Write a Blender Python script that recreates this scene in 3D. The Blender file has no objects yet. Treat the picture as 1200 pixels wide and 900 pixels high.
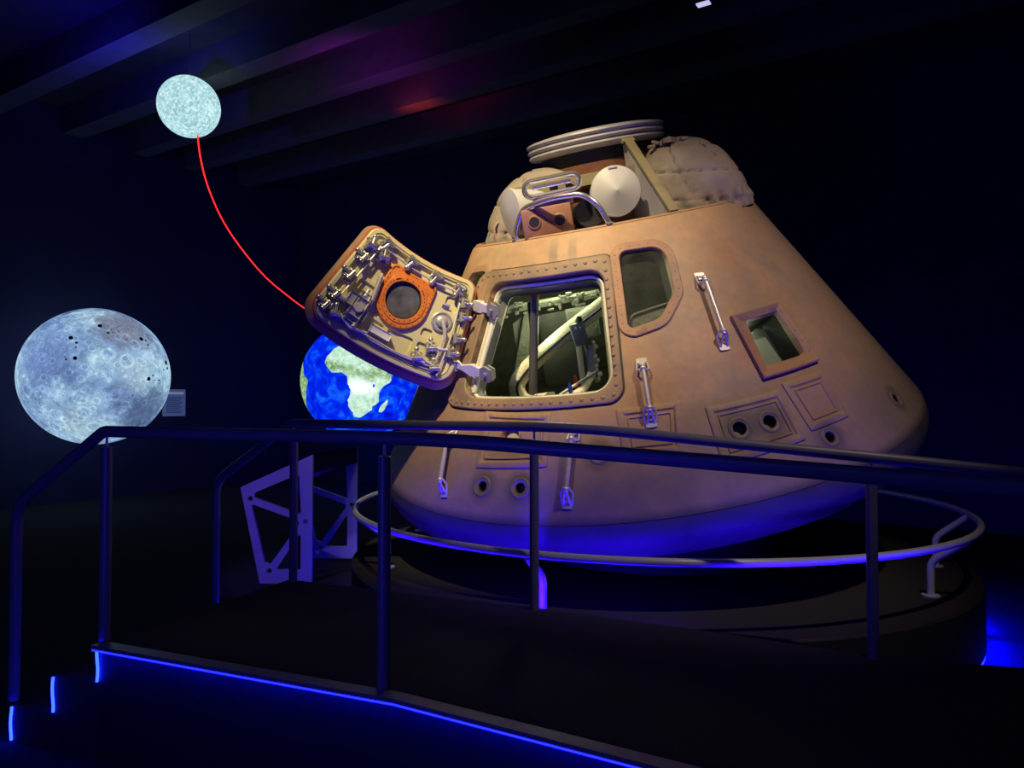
import bpy, bmesh, math, random
from math import sin, cos, tan, pi, radians, degrees, atan2, sqrt
from mathutils import Vector, Matrix, noise
random.seed(7)
SC = bpy.context.scene
COL = SC.collection
V = Vector

# ------------------------------------------------------------------ materials
def nt(m):
    m.use_nodes = True
    return m.node_tree.nodes, m.node_tree.links
def sock(n, *names):
    for k in names:
        if k in n.inputs: return n.inputs[k]
def mat(name, col, rough=.6, metal=0., var=None, scale=6., bump=0., bscale=30., emis=None, estr=0., spec=.5, amount=.5, detail=6.):
    m = bpy.data.materials.new(name); N, L = nt(m)
    b = N['Principled BSDF']
    b.inputs['Base Color'].default_value = (*col, 1); b.inputs['Roughness'].default_value = rough
    b.inputs['Metallic'].default_value = metal
    b.inputs['Specular IOR Level'].default_value = spec
    tc = N.new('ShaderNodeTexCoord')
    nz = N.new('ShaderNodeTexNoise'); nz.inputs['Scale'].default_value = scale; nz.inputs['Detail'].default_value = detail
    L.new(tc.outputs['Object'], nz.inputs['Vector'])
    if var:
        r = N.new('ShaderNodeValToRGB'); r.color_ramp.elements[0].position = .5 - amount * .4; r.color_ramp.elements[1].position = .5 + amount * .4
        r.color_ramp.elements[0].color = (*col, 1); r.color_ramp.elements[1].color = (*var, 1)
        L.new(nz.outputs['Fac'], r.inputs['Fac']); L.new(r.outputs['Color'], b.inputs['Base Color'])
    if bump:
        n2 = N.new('ShaderNodeTexNoise'); n2.inputs['Scale'].default_value = bscale; n2.inputs['Detail'].default_value = 5
        L.new(tc.outputs['Object'], n2.inputs['Vector'])
        bp = N.new('ShaderNodeBump'); bp.inputs['Strength'].default_value = bump; bp.inputs['Distance'].default_value = .02
        L.new(n2.outputs['Fac'], bp.inputs['Height']); L.new(bp.outputs['Normal'], b.inputs['Normal'])
    if emis:
        b.inputs['Emission Color'].default_value = (*emis, 1); b.inputs['Emission Strength'].default_value = estr
    return m
def emit(name, col, s):
    m = bpy.data.materials.new(name); N, L = nt(m); N.clear()
    e = N.new('ShaderNodeEmission'); e.inputs[0].default_value = (*col, 1); e.inputs[1].default_value = s
    o = N.new('ShaderNodeOutputMaterial'); L.new(e.outputs[0], o.inputs[0]); return m

M = {}
M['wall'] = mat('wall_paint', (.032, .032, .085), .9, var=(.04, .04, .10), scale=2, spec=.1)
M['ceiling'] = mat('ceiling_paint', (.05, .05, .055), .9, var=(.07, .07, .075), scale=3, spec=.1)
M['beam'] = mat('beam_paint', (.09, .09, .1), .7, var=(.12, .12, .13), scale=5)
M['floor'] = mat('floor_carpet', (.03, .03, .036), .95, var=(.045, .045, .052), scale=90, bump=.4, bscale=300, spec=.1)
M['carpet'] = mat('deck_carpet', (.042, .037, .037), .95, var=(.062, .056, .056), scale=120, bump=.5, bscale=350, spec=.1)
M['blackside'] = mat('black_panel', (.030, .030, .033), .6, var=(.024, .024, .027), scale=8, spec=.3)
M['plinth_side'] = mat('plinth_side', (.03, .03, .033), .6, var=(.036, .036, .04), scale=8, spec=.3)
M['rail'] = mat('rail_paint', (.17, .17, .21), .42, .1, var=(.20, .20, .24), scale=14)
M['steel'] = mat('brushed_steel', (.60, .60, .62), .35, .15, var=(.65, .65, .67), scale=30)
M['chrome'] = mat('chrome', (.86, .85, .84), .2, .9)
M['bright'] = mat('bright_metal', (.70, .67, .58), .35, .45, var=(.82, .79, .70), scale=40)
M['latchmetal'] = mat('latch_metal', (.78, .75, .68), .3, .8, var=(.5, .48, .44), scale=60)
M['whitepaint'] = mat('white_paint', (.78, .76, .70), .45, var=(.70, .68, .62), scale=12)
M['disc'] = mat('white_canister', (.44, .44, .44), .45, var=(.49, .49, .49), scale=7)
M['olive'] = mat('olive_primer', (.20, .17, .09), .5, var=(.27, .235, .14), scale=10)
M['lavender'] = mat('grey_primer', (.40, .38, .40), .55, var=(.32, .30, .33), scale=8)
M['copper'] = mat('copper_film', (.30, .14, .085), .45, .2, var=(.42, .22, .14), scale=9)
M['darkcopper'] = mat('dark_film', (.16, .06, .035), .45, .3, var=(.24, .10, .06), scale=8)
M['dark'] = mat('dark_paint', (.02, .02, .022), .5)
M['bag'] = mat('bag_cloth', (.25, .205, .165), .85, var=(.36, .31, .26), scale=5, bump=.35, bscale=22, spec=.2)
M['doorcream'] = mat('door_primer', (.56, .51, .27), .5, var=(.64, .59, .34), scale=6, spec=.35)
M['seal'] = mat('red_seal', (.42, .10, .045), .6, var=(.50, .14, .07), scale=15)
M['orange'] = mat('orange_frame', (.60, .16, .028), .5, var=(.70, .22, .045), scale=10, spec=.3)
M['gear'] = mat('gear_housing', (.36, .35, .38), .4, .4, var=(.46, .45, .46), scale=20)
M['cream'] = mat('cream_frame', (.80, .77, .62), .45, var=(.85, .82, .68), scale=9)
M['liner'] = mat('cabin_liner', (.16, .17, .125), .7, var=(.25, .26, .20), scale=9, bump=.6, bscale=40)
M['cabingrey'] = mat('cabin_grey', (.22, .24, .20), .6, var=(.28, .30, .25), scale=5)
M['cabindark'] = mat('cabin_dark', (.07, .075, .06), .7, var=(.10, .105, .085), scale=7, bump=.3, bscale=50)
M['padding'] = mat('couch_padding', (.62, .58, .40), .8, var=(.72, .68, .50), scale=14, bump=.5, bscale=35)
M['ctrlbox'] = mat('controller_grey', (.13, .15, .17), .5, var=(.16, .18, .20), scale=9)
M['red'] = mat('red_knob', (.45, .03, .02), .4); M['blue'] = mat('blue_knob', (.02, .04, .35), .4)
M['rust'] = mat('rust_cap', (.40, .12, .05), .6)
M['kiosk'] = mat('kiosk_paint', (.42, .40, .48), .5, var=(.48, .46, .54), scale=5)
M['led'] = emit('led_blue', (.001, .002, 1.), 55.)
M['led_edge'] = emit('led_blue_edge', (.001, .0015, 1.), 40.)
M['led_step'] = emit('led_step', (.0035, .010, 1.), 28.)
M['neon'] = emit('neon_red', (1., .018, .022), 2.2)
M['fixture'] = emit('lamp_panel', (.45, .45, .75), 1.2)
M['sign'] = mat('sign_panel', (.32, .38, .55), .5, var=(.36, .42, .6), scale=4, emis=(.05, .08, .17), estr=.5)
M['signtext'] = mat('sign_text', (.12, .15, .22), .5)
M['signhead'] = mat('sign_heading', (.7, .6, .7), .5, emis=(.5, .4, .5), estr=.35)
M['black'] = mat('black_mark', (.004, .004, .006), .8)

def glass(name, tint=(.9, .95, .9), gl=.10):
    m = bpy.data.materials.new(name); N, L = nt(m); N.clear()
    t = N.new('ShaderNodeBsdfTransparent'); t.inputs[0].default_value = (*tint, 1)
    g = N.new('ShaderNodeBsdfGlossy'); g.inputs['Roughness'].default_value = .05
    mx = N.new('ShaderNodeMixShader'); fr = N.new('ShaderNodeFresnel'); fr.inputs[0].default_value = 1.35
    L.new(fr.outputs[0], mx.inputs[0]); L.new(t.outputs[0], mx.inputs[1]); L.new(g.outputs[0], mx.inputs[2])
    o = N.new('ShaderNodeOutputMaterial'); L.new(mx.outputs[0], o.inputs[0]); return m
M['glass'] = glass('window_glass')
def dusty(name):
    m = glass(name); N, L = nt(m); o = [n for n in N if n.type == 'OUTPUT_MATERIAL'][0]; src = o.inputs[0].links[0].from_socket
    tc = N.new('ShaderNodeTexCoord'); n = noisen(N, L, tc.outputs['Object'], 5, 6, 1.)
    d = N.new('ShaderNodeBsdfDiffuse'); d.inputs[0].default_value = (.10, .10, .095, 1)
    mx = N.new('ShaderNodeMixShader'); L.new(ramp(N, L, n, [(.35, (.10, .10, .10)), (.7, (.34, .34, .34))]), mx.inputs[0]); L.new(src, mx.inputs[1]); L.new(d.outputs[0], mx.inputs[2])
    L.new(mx.outputs[0], o.inputs[0]); return m


def smoked(name):
    m = mat(name, (.045, .05, .06), .12, var=(.14, .14, .15), scale=12, detail=8)
    return m
M['smoked'] = smoked('smoked_glass')

def math_node(N, L, op, a, b=None, c=None, clamp=False):
    n = N.new('ShaderNodeMath'); n.operation = op; n.use_clamp = clamp
    for i, x in enumerate((a, b, c)):
        if x is None: continue
        if isinstance(x, (int, float)): n.inputs[i].default_value = x
        else: L.new(x, n.inputs[i])
    return n.outputs[0]
def mixc(N, L, f, a, b, mode='MIX'):
    n = N.new('ShaderNodeMix'); n.data_type = 'RGBA'; n.blend_type = mode
    for s, x in ((n.inputs[0], f), (n.inputs[6], a), (n.inputs[7], b)):
        if isinstance(x, (int, float)): s.default_value = x
        elif isinstance(x, tuple): s.default_value = (*x, 1)
        else: L.new(x, s)
    return n.outputs[2]
def ramp(N, L, f, stops):
    r = N.new('ShaderNodeValToRGB'); cr = r.color_ramp
    while len(cr.elements) > 1: cr.elements.remove(cr.elements[-1])
    cr.elements[0].position = stops[0][0]; cr.elements[0].color = (*stops[0][1], 1)
    for p, c in stops[1:]:
        e = cr.elements.new(p); e.color = (*c, 1)
    L.new(f, r.inputs[0]); return r.outputs[0]
def noisen(N, L, vec, scale, detail=6, dist=0., rough=.5):
    n = N.new('ShaderNodeTexNoise'); n.inputs['Scale'].default_value = scale; n.inputs['Detail'].default_value = detail
    n.inputs['Distortion'].default_value = dist; n.inputs['Roughness'].default_value = rough
    L.new(vec, n.inputs['Vector']); return n.outputs['Fac']

def char_mat(name, a, b, grey, streaks=True):
    """scorched ablator: mottled orange brown, grey wear, two faint grey streaks over the hatch"""
    m = bpy.data.materials.new(name); N, L = nt(m); P = N['Principled BSDF']
    tc = N.new('ShaderNodeTexCoord'); o = tc.outputs['Object']
    n1 = noisen(N, L, o, 1.7, 8, .3); n2 = noisen(N, L, o, 3.6, 6, .5); n3 = noisen(N, L, o, 22, 5)
    c = ramp(N, L, n1, [(.32, a), (.62, b)])
    g = ramp(N, L, n2, [(.42, (0, 0, 0)), (.74, (.75, .75, .75))])
    c = mixc(N, L, g, c, grey)
    sx = N.new('ShaderNodeSeparateXYZ'); L.new(o, sx.inputs[0])
    if streaks:
        ny = math_node(N, L, 'MULTIPLY', sx.outputs[1], -1.)
        ph = math_node(N, L, 'ARCTAN2', sx.outputs[0], ny)
        zz = sx.outputs[2]
        tot = None
        for c0, w in ((-26.3, 1.9), (-19.6, 1.9)):
            d = math_node(N, L, 'ABSOLUTE', math_node(N, L, 'SUBTRACT', ph, radians(c0)))
            s = math_node(N, L, 'SUBTRACT', 1., math_node(N, L, 'DIVIDE', d, radians(w)), clamp=True)
            s = math_node(N, L, 'MULTIPLY', s, 2.2, clamp=True)
            tot = s if tot is None else math_node(N, L, 'MAXIMUM', tot, s)
        up = math_node(N, L, 'MULTIPLY', math_node(N, L, 'SUBTRACT', zz, 1.35), 12., clamp=True)
        dn = math_node(N, L, 'MULTIPLY', math_node(N, L, 'SUBTRACT', 1.56, zz), 9., clamp=True)
        tot = math_node(N, L, 'MULTIPLY', math_node(N, L, 'MULTIPLY', tot, math_node(N, L, 'MULTIPLY', up, dn)), .55)
        c = mixc(N, L, tot, c, (.17, .14, .12))
        # grey weathered skirt near the heat shield seam; darker grey-brown towards the right side
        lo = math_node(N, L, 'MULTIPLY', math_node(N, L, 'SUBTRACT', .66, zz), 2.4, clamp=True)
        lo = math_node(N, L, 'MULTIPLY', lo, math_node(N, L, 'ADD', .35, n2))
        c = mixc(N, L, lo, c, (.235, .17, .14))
        rside = math_node(N, L, 'MULTIPLY', math_node(N, L, 'SUBTRACT', ph, radians(18)), 1.15, clamp=True)
        rside = math_node(N, L, 'MULTIPLY', rside, math_node(N, L, 'ADD', .3, n1))
        c = mixc(N, L, rside, c, (.22, .165, .145))
        for p_, z_, rr_ in ((-37.5, .246, .12), (-29.3, .25, .12), (-14.6, .395, .11), (10.7, .408, .15), (16.6, .403, .15), (26.4, .251, .12), (49.8, .249, .11)):
            r_ = 1.923 - (z_ - .107) * tan(radians(33)); vm = N.new('ShaderNodeVectorMath'); vm.operation = 'DISTANCE'
            L.new(o, vm.inputs[0]); vm.inputs[1].default_value = (r_ * sin(radians(p_)), -r_ * cos(radians(p_)), z_)
            hm = math_node(N, L, 'DIVIDE', math_node(N, L, 'SUBTRACT', rr_, vm.outputs['Value']), rr_ * .7, clamp=True)
            c = mixc(N, L, math_node(N, L, 'MULTIPLY', hm, .9), c, (.075, .062, .058))
        so = math_node(N, L, 'MULTIPLY', math_node(N, L, 'SUBTRACT', .125, zz), 22., clamp=True)
        c = mixc(N, L, math_node(N, L, 'MULTIPLY', so, .8), c, (.045, .037, .035))
    fine = ramp(N, L, n3, [(.3, (.93, .93, .93)), (.7, (1.05, 1.05, 1.05))])
    c = mixc(N, L, 1., c, fine, 'MULTIPLY')
    L.new(c, P.inputs['Base Color']); P.inputs['Roughness'].default_value = .56; P.inputs['Specular IOR Level'].default_value = .42
    bp = N.new('ShaderNodeBump'); bp.inputs['Strength'].default_value = .3; bp.inputs['Distance'].default_value = .01
    hh = math_node(N, L, 'ADD', math_node(N, L, 'MULTIPLY', n2, 1.3), math_node(N, L, 'MULTIPLY', n3, .5))
    L.new(hh, bp.inputs['Height']); L.new(bp.outputs[0], P.inputs['Normal']); return m
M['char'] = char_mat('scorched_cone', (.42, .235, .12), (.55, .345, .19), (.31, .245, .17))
M['surround'] = char_mat('scorched_surround', (.27, .175, .105), (.40, .26, .155), (.12, .11, .09), False)
M['charframe'] = char_mat('scorched_frame', (.38, .20, .105), (.50, .285, .16), (.20, .165, .13), False)
M['bowl'] = mat('heat_shield_char', (.042, .04, .04), .6, var=(.065, .06, .06), scale=5, bump=.3, bscale=18)

def moon_mat(name, small):
    m = bpy.data.materials.new(name); N, L = nt(m); N.clear()
    tc = N.new('ShaderNodeTexCoord'); o = tc.outputs['Object']
    def craters(scale, seed):
        mp = N.new('ShaderNodeMapping'); mp.inputs['Location'].default_value = (seed, seed * 1.7, seed * .6); L.new(o, mp.inputs[0])
        v = N.new('ShaderNodeTexVoronoi'); v.inputs['Scale'].default_value = scale; v.inputs['Randomness'].default_value = 1.
        L.new(mp.outputs[0], v.inputs['Vector'])
        return ramp(N, L, v.outputs['Distance'], [(0., (.42, .42, .42)), (.20, (.36, .36, .36)), (.27, (.85, .85, .85)), (.36, (.5, .5, .5)), (1., (.5, .5, .5))])
    if small:
        n = noisen(N, L, o, 26, 10, .4, .7); n2 = noisen(N, L, o, 5, 4)
        c = ramp(N, L, n, [(.36, (.16, .33, .36)), (.5, (.36, .62, .66)), (.62, (.80, 1., 1.))])
        c = mixc(N, L, .3, c, ramp(N, L, n2, [(.3, (.22, .42, .47)), (.7, (.55, .82, .86))]))
        s = 1.15
    else:
        n1 = noisen(N, L, o, 1.5, 5, .3); n2 = noisen(N, L, o, 5.5, 10, .5, .65); n3 = noisen(N, L, o, 18, 8, .2, .7)
        c = ramp(N, L, n1, [(.28, (.07, .12, .24)), (.42, (.17, .28, .50)), (.55, (.27, .44, .62)), (.72, (.38, .58, .72))])
        t = ramp(N, L, n2, [(.28, (.55, .58, .68)), (.5, (1.1, 1.1, 1.1)), (.72, (1.7, 1.65, 1.55))])
        c = mixc(N, L, 1., c, t, 'MULTIPLY')
        for (dx, dy, dz), r0, col_, am in MOONPATCH:
            vm = N.new('ShaderNodeVectorMath'); vm.operation = 'DISTANCE'; L.new(o, vm.inputs[0]); vm.inputs[1].default_value = (dx, dy, dz)
            dd_ = math_node(N, L, 'ADD', vm.outputs['Value'], math_node(N, L, 'MULTIPLY', math_node(N, L, 'SUBTRACT', n2, .5), .7))
            hm = math_node(N, L, 'MULTIPLY', math_node(N, L, 'SUBTRACT', r0, dd_), 3.5, clamp=True)
            c = mixc(N, L, math_node(N, L, 'MULTIPLY', hm, am), c, col_)
        c = mixc(N, L, .5, c, craters(3.2, 3.1), 'OVERLAY'); c = mixc(N, L, .6, c, craters(6.5, 7.7), 'OVERLAY'); c = mixc(N, L, .6, c, craters(13., 1.3), 'OVERLAY'); c = mixc(N, L, .4, c, craters(26., 5.3), 'OVERLAY')
        t3 = ramp(N, L, n3, [(.3, (.75, .75, .78)), (.7, (1.25, 1.22, 1.2))]); c = mixc(N, L, 1., c, t3, 'MULTIPLY')
        s = .95
    e = N.new('ShaderNodeEmission'); L.new(c, e.inputs[0]); e.inputs[1].default_value = s
    out = N.new('ShaderNodeOutputMaterial'); L.new(e.outputs[0], out.inputs[0]); return m
MC = V((-5.92, 10.53, 1.891)); MR = .965; MROT = (.4, .2, 1.1)
def moon_dir(x, y):
    import mathutils
    w = (V((0, 0, 1.54)) - MC).normalized(); rt = V((0, 0, 1)).cross(w).normalized(); up = w.cross(rt)
    p = (rt * x + up * y + w * sqrt(max(0, 1 - x * x - y * y))) * MR
    return tuple(mathutils.Euler(MROT).to_matrix().transposed() @ p)
MOONPATCH = [(moon_dir(.62, -.52), .52, (.06, .10, .20), .75), (moon_dir(.35, .70), .50, (.20, .22, .27), .7), (moon_dir(-.65, .35), .55, (.17, .27, .60), .5), (moon_dir(.45, .10), .35, (.50, .70, .78), .5), (moon_dir(-.1, -.75), .45, (.42, .62, .70), .5), (moon_dir(-.30, -.55), .16, (.20, .22, .28), .6)]
M['moon'] = moon_mat('moon_surface', False); M['moonlet'] = moon_mat('moonlet_surface', True)

def earth_mat():
    m = bpy.data.materials.new('earth_surface'); N, L = nt(m); N.clear()
    tc = N.new('ShaderNodeTexCoord'); o = tc.outputs['Object']
    a = N.new('ShaderNodeAttribute'); a.attribute_name = 'land'
    sp = N.new('ShaderNodeSeparateColor'); L.new(a.outputs['Color'], sp.inputs[0])
    n1 = noisen(N, L, o, 4, 8, 1.2); n2 = noisen(N, L, o, 14, 10, .5, .7)
    sea = ramp(N, L, n1, [(.3, (.0, .004, .62)), (.5, (.0, .025, .9)), (.72, (.01, .16, 1.))])
    dry = ramp(N, L, n2, [(.35, (.36, .62, .40)), (.5, (.55, .85, .66)), (.65, (.85, 1., .9))])
    grn = ramp(N, L, n2, [(.35, (.10, .20, .06)), (.5, (.24, .42, .16)), (.62, (.55, .78, .55))])
    land = mixc(N, L, sp.outputs[1], dry, grn)
    land = mixc(N, L, sp.outputs[2], land, (1.15, 1.2, 1.15))
    msk = math_node(N, L, 'MULTIPLY', math_node(N, L, 'SUBTRACT', sp.outputs[0], .3), 2.5, clamp=True)
    c = mixc(N, L, msk, sea, land)
    e = N.new('ShaderNodeEmission'); L.new(c, e.inputs[0]); e.inputs[1].default_value = 1.
    out = N.new('ShaderNodeOutputMaterial'); L.new(e.outputs[0], out.inputs[0]); return m
M['earth'] = earth_mat()
M['dusty'] = dusty('dusty_glass')

# ------------------------------------------------------------------ mesh builder
class MB:
    def __init__(s): s.bm = bmesh.new()
    def lo(s, loops, close=True, cap0=False, cap1=False):
        """skin a list of equal-length point loops"""
        vs = [[s.bm.verts.new(p) for p in l] for l in loops]
        n = len(vs[0])
        for a, b in zip(vs, vs[1:]):
            for i in range(n if close else n - 1):
                j = (i + 1) % n
                s.bm.faces.new((a[i], a[j], b[j], b[i]))
        for flag, l in ((cap0, vs[0]), (cap1, vs[-1])):
            if flag:
                c = s.bm.verts.new(sum((v.co for v in l), V((0, 0, 0))) / n)
                for i in range(n): s.bm.faces.new((l[i], l[(i + 1) % n], c))
        return s
    def box(s, c, d, M3=None, bev=0.):
        r = bmesh.ops.create_cube(s.bm, size=1.)['verts']
        for v in r:
            p = V((v.co.x * d[0], v.co.y * d[1], v.co.z * d[2]))
            v.co = (M3 @ p if M3 else p) + V(c)
        if bev:
            es = list({e for v in r for e in v.link_edges})
            bmesh.ops.bevel(s.bm, geom=es, offset=bev, segments=2, affect='EDGES', profile=.5)
        return s
    def tube(s, pts, r, n=16, caps=True):
        pts = [V(p) for p in pts]; m = len(pts)
        rs = r if isinstance(r, (list, tuple)) else [r] * m
        t0 = (pts[1] - pts[0]).normalized()
        up = V((0, 0, 1)) if abs(t0.z) < .9 else V((1, 0, 0))
        x = t0.cross(up).normalized(); loops = []
        for i, p in enumerate(pts):
            if i == 0: t = t0; k = 1.
            elif i == m - 1: t = (pts[-1] - pts[-2]).normalized(); k = 1.
            else:
                u = (p - pts[i - 1]).normalized(); w = (pts[i + 1] - p).normalized(); t = (u + w).normalized(); k = 1.
            x = (x - t * x.dot(t)).normalized(); y = t.cross(x)
            loops.append([p + (x * cos(2 * pi * j / n) + y * sin(2 * pi * j / n)) * rs[i] * k for j in range(n)])
        return s.lo(loops, True, caps, caps)
    def lathe(s, prof, n=48, T=None, cap0=False, cap1=False):
        T = T or Matrix()
        return s.lo([[T @ V((r * cos(2 * pi * j / n), r * sin(2 * pi * j / n), z)) for j in range(n)] for r, z in prof], True, cap0, cap1)
    def prism(s, poly, d, T=None):
        """poly in xy, extruded d along z"""
        T = T or Matrix()
        a = [s.bm.verts.new(T @ V((x, y, 0))) for x, y in poly]; b = [s.bm.verts.new(T @ V((x, y, d))) for x, y in poly]
        n = len(a); s.bm.faces.new(a[::-1]); s.bm.faces.new(b)
        for i in range(n): s.bm.faces.new((a[i], a[(i + 1) % n], b[(i + 1) % n], b[i]))
        return s
    def sph(s, c, r, u=10, v=6, sc=(1, 1, 1)):
        r_ = bmesh.ops.create_uvsphere(s.bm, u_segments=u, v_segments=v, radius=r)['verts']
        for q in r_: q.co = V((q.co.x * sc[0], q.co.y * sc[1], q.co.z * sc[2])) + V(c)
        return s
    def build(s, name, m, parent=None, sharp=38., smooth=True, T=None):
        bmesh.ops.recalc_face_normals(s.bm, faces=s.bm.faces[:])
        if T:
            for v in s.bm.verts: v.co = T @ v.co
        for f in s.bm.faces: f.smooth = smooth
        for e in s.bm.edges:
            if len(e.link_faces) == 2 and e.calc_face_angle(0) > radians(sharp): e.smooth = False
        me = bpy.data.meshes.new(name); s.bm.to_mesh(me); s.bm.free()
        if m: me.materials.append(m)
        o = bpy.data.objects.new(name, me); COL.objects.link(o)
        if parent: o.parent = parent
        return o
def tag(o, label=None, cat=None, group=None, kind=None):
    if label: o['label'] = label
    if cat: o['category'] = cat
    if group: o['group'] = group
    if kind: o['kind'] = kind
    return o
def empty(name, loc=(0, 0, 0), rot=None):
    o = bpy.data.objects.new(name, None); COL.objects.link(o); o.empty_display_size = .1
    o.location = loc
    if rot is not None: o.rotation_euler = rot
    return o
def frameT(p, z, x=None):
    """matrix with origin p, local z axis along z, local x towards x"""
    z = V(z).normalized(); x = V(x) if x is not None else (V((0, 0, 1)) if abs(z.z) < .9 else V((1, 0, 0)))
    x = (x - z * x.dot(z)).normalized(); y = z.cross(x)
    return Matrix(((x.x, y.x, z.x, p[0]), (x.y, y.y, z.y, p[1]), (x.z, y.z, z.z, p[2]), (0, 0, 0, 1)))
def smooth_path(P, rad, n=6):
    """polyline with rounded corners"""
    P = [V(p) for p in P]; out = [P[0]]
    for i in range(1, len(P) - 1):
        a, b, c = P[i - 1], P[i], P[i + 1]; r = rad[i - 1] if isinstance(rad, (list, tuple)) else rad
        u = (a - b).normalized(); w = (c - b).normalized(); d = min(r, (a - b).length * .49, (c - b).length * .49)
        p0 = b + u * d; p1 = b + w * d
        for k in range(n + 1):
            t = k / n; out.append(p0 * (1 - t) ** 2 + b * 2 * t * (1 - t) + p1 * t * t)
    out.append(P[-1]); return out
def rpoly(P, rad, k=8, m=10):
    """rounded polygon, fixed sample count per corner and side"""
    n = len(P); arcs = []; rad = rad if isinstance(rad, (list, tuple)) else [rad] * n
    P = [V((p[0], p[1])) for p in P]
    for i in range(n):
        a, b, c = P[i - 1], P[i], P[(i + 1) % n]
        u = (a - b).normalized(); w = (c - b).normalized(); ang = u.angle(w); r = max(rad[i], 1e-4)
        cen = b + (u + w).normalized() * r / sin(ang / 2); d = r / tan(ang / 2)
        p0 = b + u * d; p1 = b + w * d
        t0 = atan2(*(p0 - cen).yx); t1 = atan2(*(p1 - cen).yx); dt = (t1 - t0 + pi) % (2 * pi) - pi
        arcs.append([cen + V((cos(t0 + dt * j / k), sin(t0 + dt * j / k))) * r for j in range(k + 1)])
    out = []
    for i in range(n):
        out += arcs[i]; e = arcs[i][-1]; g = arcs[(i + 1) % n][0]
        out += [e.lerp(g, j / m) for j in range(1, m)]
    return out
def inset_poly(P, d):
    """inset a convex counter-clockwise polygon by d"""
    n = len(P); P = [V((p[0], p[1])) for p in P]; L = []
    for i in range(n):
        a, b = P[i], P[(i + 1) % n]; t = (b - a).normalized(); nn = V((-t.y, t.x)); L.append((a + nn * d, t))
    out = []
    for i in range(n):
        (p, t), (q, u) = L[i - 1], L[i]
        cr = t.x * u.y - t.y * u.x
        s = ((q - p).x * u.y - (q - p).y * u.x) / cr; out.append(p + t * s)
    return out

# ------------------------------------------------------------------ room
e1 = V((.84, -.54, 0)).normalized(); e2 = V((.54, .84, 0)).normalized(); C0 = V((-4.34, 15.06, 0)); CH = 6.0
def rm(a, b, z=0): return C0 + e1 * a - e2 * b + V((0, 0, z))
R3 = Matrix((e1, e2, V((0, 0, 1)))).transposed()
def slab(name, c, d, m, kind='structure'):
    o = MB().box(c, d, R3).build(name, m, smooth=False); tag(o, kind=kind); return o
slab('floor', rm(9, 10, -.1), (18.4, 20.4, .2), M['floor'])
slab('ceiling', rm(9, 10, CH + .1), (18.4, 20.4, .2), M['ceiling'])
slab('wall_left', rm(-.1, 10, CH / 2), (.2, 20, CH), M['wall'])
slab('wall_back', rm(9, -.1, CH / 2), (18, .2, CH), M['wall'])
slab('wall_right', rm(18.1, 10, CH / 2), (.2, 20, CH), M['wall'])
slab('wall_front', rm(9, 20.1, CH / 2), (18, .2, CH), M['wall'])
for i, (b, w, h) in enumerate(((1.4, .25, .4), (2.5, .25, .4), (3.44, .25, .4), (4.5, .3, .4), (5.65, .3, .4), (7.8, .3, .4))):
    slab('trim_%d' % (i + 1), rm(9, b, CH - h / 2), (17.9, w, h), M['beam'])

# ceiling lamp panel glimpsed at the top edge
fx = empty('ceiling_lamp', (1.76, 6.72, 5.19))
tag(fx, 'small pale lit lamp panel at the very top edge, above the capsule', 'lamp')
MB().box((0, 0, .03), (.15, .1, .05), R3, .008).build('housing', M['dark'], fx)
MB().box((0, 0, 0), (.12, .07, .012), R3).build('diffuser', M['fixture'], fx)
MB().tube([(0, 0, .05), (0, 0, CH - 5.19)], .008, 8).build('stem', M['dark'], fx)

# ------------------------------------------------------------------ viewing platform (stairs, landing, ramp)
Fd = V((.924, -.38, 0)).normalized(); Nn = V((.38, .924, 0)).normalized()
F0 = V((-1.755, 3.21, 0)) - Nn * .035 + Fd * .015
DZ = .51
def fz(s): return DZ - max(0, s - 1.47) * .068
front = [(s, fz(s)) for s in (0, 1.47, 2.3, 3.2, 4.6)]
Fp = [F0 + Fd * s + V((0, 0, z)) for s, z in front]
Bp = [V((-1.285, 4.295, DZ)), V((.11, 3.715, DZ)), V((.95, 3.42, .478)), V((1.55, 3.20, .447)), V((3.3, 3.02, .36))]
plat = empty('viewing_platform', (F0.x, F0.y, 0)); PO = V((F0.x, F0.y, 0))
tag(plat, 'black carpeted visitor platform with steps and ramp, blue edge lighting, in front of capsule', 'platform')
b = MB()
K = 14
rows = []
for Fa, Ba in zip(Fp, Bp): rows.append([Fa.lerp(Ba, k / K) - PO for k in range(K + 1)])
b.lo([[p for p in r] for r in rows], False)
b.build('deck_carpet', M['carpet'], plat, smooth=False)
b = MB()
for P_ in (Fp, Bp):
    b.lo([[p - PO - V((0, 0, .002)) for p in P_], [V((p.x, p.y, 0)) - PO for p in P_]], False)
b.lo([[rows[0][0], rows[0][-1]], [V((rows[0][0].x, rows[0][0].y, 0)), V((rows[0][-1].x, rows[0][-1].y, 0))]], False)
b.lo([[rows[-1][0], rows[-1][-1]], [V((rows[-1][0].x, rows[-1][0].y, 0)), V((rows[-1][-1].x, rows[-1][-1].y, 0))]], False)
b.build('side_panel', M['blackside'], plat, smooth=False)
# edge nosing and the light strip tucked under it
def offs(P, d, dz): return [p - PO - Nn * d + V((0, 0, dz)) for p in P]
b = MB(); b.lo([offs(Fp, 0, .004), offs(Fp, .042, .004), offs(Fp, .042, -.012), offs(Fp, 0, -.016)], False)
b.lo([offs(Fp, 0, .004), offs(Fp, -.02, .004)], False)
b.build('edge_nosing', M['rail'], plat, smooth=False)
b = MB(); b.lo([offs(Fp, .028, -.014), offs(Fp, .036, -.014), offs(Fp, .036, -.022), offs(Fp, .028, -.022)], False)
b.build('edge_light_strip', M['led_edge'], plat, smooth=False)['label'] = 'glowing blue strip under the deck edge'
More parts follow.
